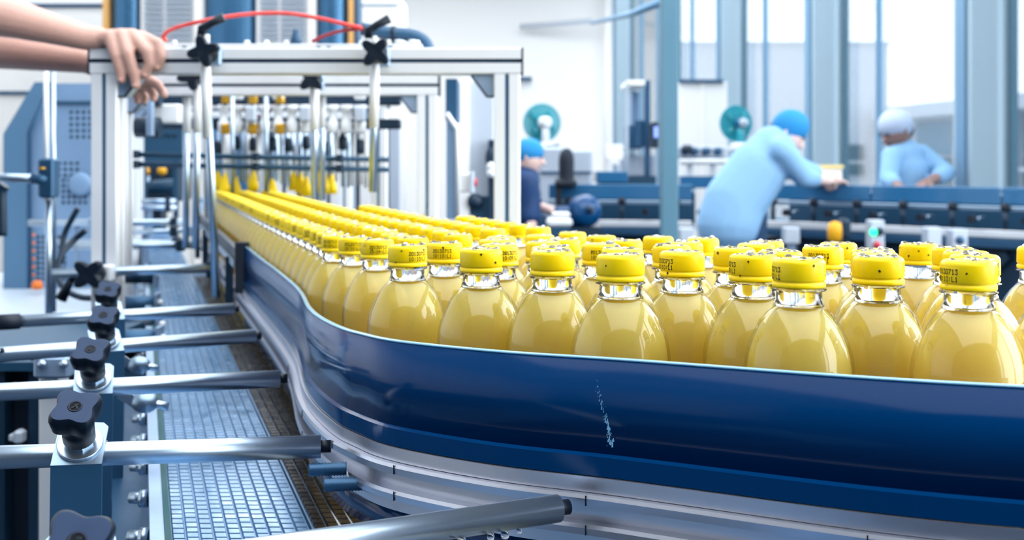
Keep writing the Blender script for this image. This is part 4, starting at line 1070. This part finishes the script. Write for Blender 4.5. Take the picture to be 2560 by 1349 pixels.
line_conveyor('dark far conveyor between the front gantry leg and the pole', (P(1372, 0, 7.7).x, 7.7, 0), (P(1730, 0, 7.5).x, 7.5, 0), .34, 1.185)
t = thing('electric_motor', 'glossy blue electric motor under the far conveyor', 'motor', P(1455, 560, 6.9))
c = P(1458, 528, 6.9)
MB().lathe([(.05, -.09), (.08, -.08), (.088, -.03), (.088, .07), (.075, .10), (.03, .115), (1e-4, .118)], c, 24, (.25, -1, .1)).build('casing', 'motor_blue', t)
MB().lathe([(.022, .116), (.018, .15), (1e-4, .152)], c, 14, (.25, -1, .1)).build('shaft', 'dark_machine', t)
MB().box(c + Vector((-.10, .02, -.03)), (.14, .14, .12), bev=.02).build('gearbox', 'motor_blue', t)
for k in range(5): MB().lathe([(.089, -.02 + k * .018), (.094, -.016 + k * .018), (.089, -.012 + k * .018)], c, 24, (.25, -1, .1)).build('fin', 'motor_blue', t)
MB().bx(c.x - .12, c.x + .1, 6.8, 7.0, 0, c.z - .088).build('mount', 'dark_machine', t)
t = thing('white_motor_box', 'white ribbed drive unit on the floor side beneath the far conveyor', 'machine', P(1400, 560, 6.6))
MB().box(P(1398, 555, 6.6), (.14, .12, .05), bev=.015).build('cover', 'white_part', t); MB().box(P(1402, 536, 6.6), (.1, .08, .03), bev=.01).build('lid', 'white_part', t)
MB().bx(P(1372, 0, 6.6).x, P(1425, 0, 6.6).x, 6.55, 6.65, 0, P(0, 565, 6.6).z).build('stand', 'mid_machine', t)
def panel_box(label, x0, x1, y0, y1, D, extra):
    t = thing('control_box', label, 'control box', P((x0 + x1) / 2, y1, D), 'control boxes on the conveyors')
    a, b = P(x0, y1, D), P(x1, y0, D); MB().bx(a.x, b.x, D, D + .08, a.z, b.z, bev=.006).build('box', 'cabinet_light', t)
    MB().bx((a.x + b.x) / 2 - .02, (a.x + b.x) / 2 + .02, D + .02, D + .06, 0, a.z + .01).build('stand', 'alu_dull', t)
    for x, y, r, m, nm in extra: MB().lathe([(r, 0), (r * .9, .012), (r * .4, .02), (1e-4, .021)], P(x, y, D), 16, (0, -1, 0)).build(nm, m, t)
panel_box('control box with a glowing green lamp and a red button', 2176, 2212, 550, 640, 5.7, ((2183, 580, .017, 'green_lamp', 'green_lamp'), (2200, 578, .02, 'dark_machine', 'dark_button'), (2192, 612, .018, 'red_button', 'red_button')))
panel_box('large pale control box right of the green lamp', 2318, 2355, 568, 640, 5.6, ())
panel_box('pale control box half hidden by the caps, right edge side', 2380, 2420, 572, 640, 5.6, ((2400, 600, .02, 'plate_blue', 'dial'),))
panel_box('small pale box below the bending worker', 1962, 2000, 568, 610, 6.2, ())
panel_box('pale panel just right of the pole foot', 1700, 1738, 570, 620, 5.9, ())
t = thing('amber_beacon', 'amber rounded beacon on a dark mount below the conveyor', 'lamp', P(2087, 600, 5.9))
MB().lathe([(.02, -.06), (.034, -.045), (.036, .0), (.03, .035), (1e-4, .045)], P(2087, 575, 5.9), 18).build('dome', 'amber', t)
MB().box(P(2108, 572, 5.95), (.07, .06, .11), bev=.02).build('mount', 'dark_machine', t)
MB().bx(P(2100, 0, 5.95).x, P(2112, 0, 5.95).x, 5.93, 5.97, 0, P(0, 590, 5.95).z).build('stand', 'dark_machine', t)
t = thing('pipe_rack', 'white pipe and dark valve rack behind the bending worker', 'machine', P(1755, 440, 8.8))
MB().cyl(P(1700, 404, 8.8), P(1830, 404, 8.8), .022).build('pipe', 'white_part', t)
MB().bx(P(1700, 0, 8.9).x, P(1816, 0, 8.9).x, 8.9, 9.1, P(0, 396, 8.9).z, P(0, 366, 8.9).z, bev=.01).build('valve_block', 'cabinet_light', t)
for px in (1712, 1735, 1765, 1795): MB().box(P(px, 378, 8.85), (.06, .06, .06), bev=.015).build('valve', 'plate_blue', t)
MB().box(P(1718, 372, 8.8), (.09, .06, .06), bev=.02).build('pump', 'dark_machine', t)
for px in (1725, 1783): MB().bx(P(px, 0, 8.85).x - .02, P(px, 0, 8.85).x + .02, 8.85, 8.9, 0, P(0, 404, 8.85).z).build('post', 'white_part', t)
MB().bx(P(1700, 0, 8.8).x, P(1830, 0, 8.8).x, 8.8, 8.9, P(0, 470, 8.8).z, P(0, 440, 8.8).z).build('tray', 'guard_far', t)
def fan(label, x, y, r, D, back, yaw, zbase):
    c = P(x, y, D); t = thing('stand_fan', label, 'fan', Vector((c.x, D, zbase)), 'teal stand fans')
    ax = Vector((math.sin(yaw), -math.cos(yaw), 0)); R = frame_of(ax)
    n = 40; ring = [c + R @ Vector((r * math.cos(2 * math.pi * k / n), r * math.sin(2 * math.pi * k / n), 0)) for k in range(n + 1)]
    MB().tube(ring, r * .035, 6, False).build('cage_rim', 'fan_teal', t)
    MB().lathe([(r * .98, 0), (r * .8, -.025), (r * .4, -.045), (r * .1, -.05)], c, 32, ax).build('rear_shroud', 'fan_teal', t)
    cg = MB()
    for k in range(28):
        w = 2 * math.pi * k / 28; e = R @ Vector((math.cos(w), math.sin(w), 0))
        cg.tube([c + e * r * .12 + ax * .045, c + e * r * .6 + ax * .04, c + e * r], .0022, 4, False)
    o = cg.build('cage_wires', 'fan_teal', t); o['kind'] = 'stuff'
    for k in range(4):
        w = k * math.pi / 2 + .4; e1 = R @ Vector((math.cos(w), math.sin(w), 0)); e2 = R @ Vector((math.cos(w + .95), math.sin(w + .95), 0))
        MB().add([c + e1 * r * .15 - ax * .01, c + e1 * r * .85 - ax * .015, c + e2 * r * .88 + ax * .02, c + e2 * r * .2 + ax * .012,
                  c + e1 * r * .15 - ax * .014, c + e1 * r * .85 - ax * .019, c + e2 * r * .88 + ax * .016, c + e2 * r * .2 + ax * .008],
                 [(0, 1, 2, 3), (7, 6, 5, 4), (0, 4, 5, 1), (1, 5, 6, 2), (2, 6, 7, 3), (3, 7, 4, 0)], True).build('blade', 'fan_teal', t)
    m0 = c + ax * (.05 if back else .02)
    MB().lathe([(r * .3, -.02), (r * .34, .0), (r * .30, .08), (r * .2, .1)], m0, 20, ax).build('motor_housing', 'white_part' if back else 'fan_dark', t)
    if not back: MB().lathe([(r * .26, .1), (r * .22, .13), (1e-4, .135)], m0, 20, ax).build('motor_cap', 'cabinet_light', t)
    q = m0 + ax * .05
    MB().cyl((q.x, q.y, zbase), q, r * .22, r * .18, n=14).build('pole', 'white_part' if back else 'fan_teal', t)
    MB().lathe([(r * .6, 0), (r * .5, .02), (r * .2, .03)], (q.x, q.y, zbase), 20).build('base', 'white_part', t)
fan('teal stand fan seen from behind, white motor and pole, above the blue-capped worker', 1355, 307, .140, 8.85, True, .25, P(0, 366, 8.6).z)
fan('teal stand fan with a dark motor, over the bending worker', 1840, 308, .135, 9.2, False, .30, P(0, 366, 9.2).z)
t = thing('fan_shelf', 'small white shelf post under the second fan', 'shelf', (P(1838, 0, 9.2).x, 9.2, 0))
zz = P(0, 366, 9.2).z; MB().bx(P(1806, 0, 9.2).x, P(1870, 0, 9.2).x, 9.0, 9.35, zz - .03, zz).build('shelf', 'white_part', t); MB().bx(P(1834, 0, 9.2).x, P(1842, 0, 9.2).x, 9.15, 9.2, 0, zz - .03).build('post', 'white_part', t)
# tray of yellow caps at the bending worker's hands
t = thing('yellow_crate', 'pale yellow crate on the conveyor at the bending workers hands', 'crate', P(2075, 450, 7.1))
a, b = P(2040, 462, 7.1), P(2106, 412, 7.1)
MB().bx(a.x, b.x, 7.1, 7.3, a.z, b.z - .02, bev=.006).build('crate_body', 'cabinet_white', t); MB().bx(a.x - .006, b.x + .006, 7.09, 7.31, b.z - .02, b.z).build('crate_rim', 'box_yellow', t)

# ------------------------------------------------------------------ people
def flesh(name, chains, m, parent, voxel, balls=(), smooth=6, label=None):
    """one continuous skin grown over tapering limbs"""
    mb = MB()
    for ch in chains:
        ch = [(Vector(p), r) for p, r in ch]
        for p, r in ch: sphere(mb, p, r, 8)
        for (p, r), (q, s) in zip(ch, ch[1:]):
            if (q - p).length > 1e-5: mb.tube([p, q], [r, s], 16)
    for p, r, sc_ in balls: sphere(mb, p, r, 10, sc_)
    tmp = bpy.data.objects.new('tmp', mb.mesh('tmp')); COL.objects.link(tmp)
    a = tmp.modifiers.new('r', 'REMESH'); a.mode = 'VOXEL'; a.voxel_size = voxel; a.use_smooth_shade = True
    b = tmp.modifiers.new('s', 'SMOOTH'); b.iterations = smooth; b.factor = .5
    me = bpy.data.meshes.new_from_object(tmp.evaluated_get(bpy.context.evaluated_depsgraph_get()))
    me.name = name; bpy.data.objects.remove(tmp)
    me.polygons.foreach_set('use_smooth', [True] * len(me.polygons)); me.materials.clear()
    return link(name, me, m, parent, label)
V = Vector
def face(parent, c, R, s, skin='skin_pale'):
    """eyes, brows and mouth on a head of radius s looking along R's -Y"""
    for k in (-1, 1):
        sphere(MB(), c + R @ V((k * .36 * s, -.86 * s, .10 * s)), .10 * s, 6, (1, .6, .6)).build('eye', 'hair', parent)
        MB().tube([c + R @ V((k * .2 * s, -.93 * s, .27 * s)), c + R @ V((k * .52 * s, -.82 * s, .28 * s))], .035 * s, 6).build('brow', 'hair', parent)
        sphere(MB(), c + R @ V((k * .97 * s, .05 * s, -.02 * s)), .2 * s, 6, (.5, .8, 1.2)).build('ear', skin, parent)
    MB().tube([c + R @ V((-.2 * s, -.84 * s, -.55 * s)), c + R @ V((0, -.9 * s, -.54 * s)), c + R @ V((.2 * s, -.84 * s, -.55 * s))], .05 * s, 6).build('mouth', 'dark_red', parent)
def head_parts(c, R, s):
    ch = [[(c + R @ V((0, -.9 * s, .12 * s)), .10 * s), (c + R @ V((0, -1.1 * s, -.18 * s)), .15 * s)]]
    bl = [(c, s, (.92, 1.0, 1.15)), (c + R @ V((0, -.25 * s, -.55 * s)), .72 * s, (.85, .9, .8))]
    return ch, bl
def fingers(hand, d, up, side, s=1.0):
    """four unequal bent fingers and a thumb from the palm centre, pointing along d, curling towards -up"""
    out = []
    for k, L in ((-1.5, .068), (-.5, .078), (.5, .074), (1.5, .058)):
        a = hand + d * .035 * s + side * k * .019 * s; b = a + (d * .8 - up * .25) * L * .5 * s; c = b + (d * .45 - up * .8) * L * .35 * s; e = c + (d * .1 - up * .9) * L * .25 * s
        out.append([(hand - d * .02 * s + side * k * .012 * s, .012 * s), (a, .0105 * s), (b, .0095 * s), (c, .0085 * s), (e, .0075 * s)])
    a = hand - d * .02 * s - side * .03 * s
    out.append([(a, .013 * s), (a + (d * .6 - side * .7) * .035 * s, .0115 * s), (a + (d * 1.2 - side * .6 - up * .3) * .05 * s, .009 * s)])
    return out
# --- worker whose hands hold the gantry; the body stands outside the picture
wk = thing('person', 'worker in a pale coat, both bare hands on the front gantry beam', 'person', (-1.5, 2.5, 0))
sh1, sh2 = V((-1.40, 2.30, 1.49)), V((-1.44, 2.70, 1.46)); hc = V((-1.44, 2.50, 1.68))
Rh = Matrix.Rotation(math.radians(90), 3, 'Z'); hch, hbl = head_parts(hc, Rh, .098)
el1, el2 = P(-175, 8, 2.2), P(-215, 128, 2.47)
w1 = P(212, 94, 2.205)
arm1 = [(sh1, .05), (el1, .044), (P(-60, 28, 2.195), .043), (P(40, 48, 2.195), .036), (P(130, 72, 2.20), .029), (w1, .0235), (P(245, 96, 2.208), .022)]
K = [P(276, 93, 2.193), P(303, 88, 2.197), P(330, 88, 2.204), P(356, 94, 2.213)]
palm = [[(w1, .021), (P(250, 97, 2.205), .0165), (k, .0135)] for k in K]
fing = [[(K[0], .0135), (P(291, 138, 2.1835), .0115), (P(300, 172, 2.1855), .0100), (P(304, 198, 2.1885), .0085)],
        [(K[1], .0138), (P(320, 134, 2.1815), .0118), (P(333, 178, 2.1845), .0103), (P(340, 212, 2.1895), .0086)],
        [(K[2], .0135), (P(368, 128, 2.184), .0116), (P(375, 160, 2.1855), .0102), (P(363, 186, 2.188), .0088)],
        [(K[3], .0128), (P(396, 110, 2.192), .0108), (P(403, 142, 2.187), .0096), (P(394, 168, 2.1885), .0084)]]
thumb = [[(P(238, 100, 2.225), .017), (P(268, 108, 2.258), .0135), (P(300, 128, 2.267), .0115), (P(322, 142, 2.268), .009)]]
w2 = P(212, 152, 2.30)
arm2 = [(sh2, .05), (el2, .043), (P(-60, 118, 2.38), .041), (P(60, 132, 2.335), .034), (w2, .024), (P(250, 165, 2.295), .022)]
K2 = [P(318, 188, 2.285), P(316, 200, 2.30), P(310, 208, 2.315), P(300, 212, 2.33)]
palm2 = [[(w2, .02), (P(265, 172, 2.298), .017), (k, .0125)] for k in K2]
fing2 = [[(K2[0], .0125), (P(368, 197, 2.278), .0105), (P(395, 212, 2.278), .0095), (P(410, 236, 2.28), .0082)],
         [(K2[1], .0125), (P(362, 212, 2.296), .0105), (P(382, 228, 2.298), .0092), (P(384, 246, 2.3), .008)],
         [(K2[2], .012), (P(348, 224, 2.312), .0100), (P(362, 240, 2.314), .009), (P(360, 252, 2.316), .0078)],
         [(K2[3], .011), (P(335, 228, 2.33), .0092), (P(345, 242, 2.332), .0082), (P(343, 252, 2.333), .0072)]]
thumb2 = [[(P(255, 166, 2.29), .016), (P(290, 176, 2.272), .0125), (P(318, 183, 2.27), .0105)]]
bd = flesh('body', [arm1, arm2, [(V((-1.48, 2.5, 1.0)), .12), (V((-1.47, 2.5, 1.35)), .14), (V((-1.46, 2.5, 1.46)), .10), (V((-1.45, 2.5, 1.58)), .05)],
                    [(sh1, .05), (V((-1.46, 2.5, 1.44)), .09), (sh2, .05)]] + palm + fing + thumb + palm2 + fing2 + thumb2 + hch, 'skin', wk, .0034, hbl, 3)
for f in fing + fing2[:2]:
    (p, r), (q, s) = f[-2], f[-1]; d_ = (q - p).normalized(); c = q + V((0, -1, 0)) * s * .75 - d_ * .002
    sphere(MB(), c, s * .72, 6, (.8, .35, 1.15)).build('fingernail', 'nail', bd)
face(bd, hc, Rh, .098, 'skin')
flesh('coat', [[(V((-1.50, 2.5, .70)), .21), (V((-1.49, 2.5, 1.0)), .17), (V((-1.48, 2.5, 1.32)), .165), (V((-1.47, 2.5, 1.45)), .12)], [(sh1, .075), (V((-1.47, 2.5, 1.43)), .11), (sh2, .075)],
               [(sh1, .072), (sh1.lerp(el1, .72), .062)], [(sh2, .072), (sh2.lerp(el2, .75), .06)]], 'gown_light', wk, .014)
flesh('trousers', [[(V((-1.5, 2.41, .85)), .10), (V((-1.48, 2.40, .48)), .075), (V((-1.5, 2.4, .10)), .055)], [(V((-1.5, 2.59, .85)), .10), (V((-1.48, 2.60, .48)), .075), (V((-1.5, 2.6, .10)), .055)], [(V((-1.5, 2.42, .88)), .11), (V((-1.5, 2.58, .88)), .11)]], 'trousers', wk, .016)
for y in (2.4, 2.6): flesh('shoe', [[(V((-1.53, y, .05)), .045), (V((-1.36, y, .038)), .036)]], 'shoe', wk, .01)
flesh('work_cap', [], 'cap_pale', wk, .01, [(hc + V((-.012, 0, .035)), .108, (1, 1, .95))])

def standing(label, D, hip, neck, headc, face_yaw, s, sh_l, sh_r, arms, gown_m, cap_m, gown_r, cap_hair=True, skin='skin_pale', pitch=0.0, hem=None, lean=V((0, 0, 0))):
    t = thing('person', label, 'person', V((hip.x, hip.y, 0)))
    R = Matrix.Rotation(face_yaw, 3, 'Z') @ Matrix.Rotation(pitch, 3, 'X')
    hch, hbl = head_parts(headc, R, s)
    tr = min(.13, gown_r * .78)
    chains = [[(hip, tr), (hip.lerp(neck, .5), tr), (hip.lerp(neck, .85), tr * .8), (neck, .055), (headc, .05)], [(sh_l, .05), (neck.lerp(hip, .1), .07), (sh_r, .05)]] + hch
    for shd, elb, wr_, up in arms:
        d_ = (wr_ - elb).normalized(); sd = d_.cross(up).normalized()
        chains += [[(shd, .05), (elb, .040), (elb.lerp(wr_, .4), .037), (wr_, .026), (wr_ + d_ * .05, .03)]] + fingers(wr_ + d_ * .06, d_, up, sd)
    b = flesh('body', chains, skin, t, .0075, hbl, 3)
    face(b, headc, R, s, skin)
    hm = hem if hem is not None else hip + V((0, 0, -.22))
    gch = [[(hm, gown_r * 1.02), (hip, gown_r), (hip.lerp(neck, .55), gown_r * .93), (hip.lerp(neck, .86), gown_r * .72), (neck.lerp(hip, .04), .072)], [(sh_l, .068), (neck.lerp(hip, .12), .095), (sh_r, .068)]]
    for shd, elb, wr_, up in arms: gch += [[(shd, .07), (elb, .06), (elb.lerp(wr_, .45), .052)]]
    flesh('gown', gch, gown_m, t, .014, (), 4)
    for k in (-1, 1):
        hx = hip + V((k * .08, 0, -.05)); kn = V((hip.x + k * .09 - lean.x * .1, hip.y - .02, hip.z * .52)); an = V((hip.x + k * .1, hip.y + .02, .09))
        flesh('trouser_leg', [[(hx, .10), (kn, .07), (an, .05)]], 'trousers', t, .016)
        flesh('shoe', [[(V((an.x, an.y + .02, .05)), .042), (V((an.x, an.y - .13, .036)), .034)]], 'shoe', t, .012)
    top = R @ V((0, .16 * s, .36 * s))
    flesh('hair_cap', [], cap_m, t, .01, [(headc + top, s * 1.12, (1.0, 1.02, .92))])
    if cap_hair: flesh('hair', [], 'hair', b, .01, [(headc + R @ V((0, .34 * s, -.1 * s)), s * .86, (1.02, .8, .95))])
    return t
# bending worker, seen from behind and leaning over the conveyor
D = 6.6
standing('worker in a pale blue gown and blue cap bending far over the conveyor', D, P(1838, 505, D), P(1948, 348, D), P(1972, 332, D + .02), math.radians(70), .094,
         P(1912, 362, D + .16), P(1955, 372, D - .14),
         [(P(1955, 375, D - .14), P(2008, 442, D - .06), P(2062, 452, D + .32), V((0, 0, 1))), (P(1915, 365, D + .16), P(2000, 420, D + .28), P(2078, 446, D + .45), V((0, 0, 1)))],
         'gown', 'cap_blue', .175, pitch=math.radians(38), hem=P(1822, 560, D), skin='skin_pale')
# worker on the other side of the conveyor, elbow out
D = 8.0
standing('worker in a pale blue gown and whitish hair cap behind the conveyor, elbow out', D, P(2258, 505, D), P(2262, 372, D), P(2240, 328, D), math.radians(-75), .104,
         P(2228, 392, D - .1), P(2302, 388, D + .1),
         [(P(2302, 385, D + .05), P(2366, 432, D - .05), P(2318, 455, D - .30), V((0, 0, 1))), (P(2230, 392, D - .1), P(2222, 448, D - .2), P(2252, 470, D - .38), V((0, 0, 1)))],
         'gown', 'cap_pale', .17, pitch=math.radians(30), skin='skin_shade')
# standing worker half hidden by the front gantry leg
D = 7.0
standing('worker in a navy shirt and blue cap, half hidden by the gantry leg', D, P(1302, 545, D), P(1312, 436, D), P(1324, 394, D), math.radians(78), .083,
         P(1300, 452, D + .12), P(1318, 456, D - .12),
         [(P(1318, 456, D - .12), P(1326, 520, D - .14), P(1330, 575, D - .22), V((0, 1, 0))), (P(1302, 452, D + .12), P(1322, 505, D + .2), P(1360, 520, D + .15), V((0, 0, 1)))],
         'shirt_navy', 'cap_blue', .115, pitch=math.radians(12), hem=P(1300, 560, D))
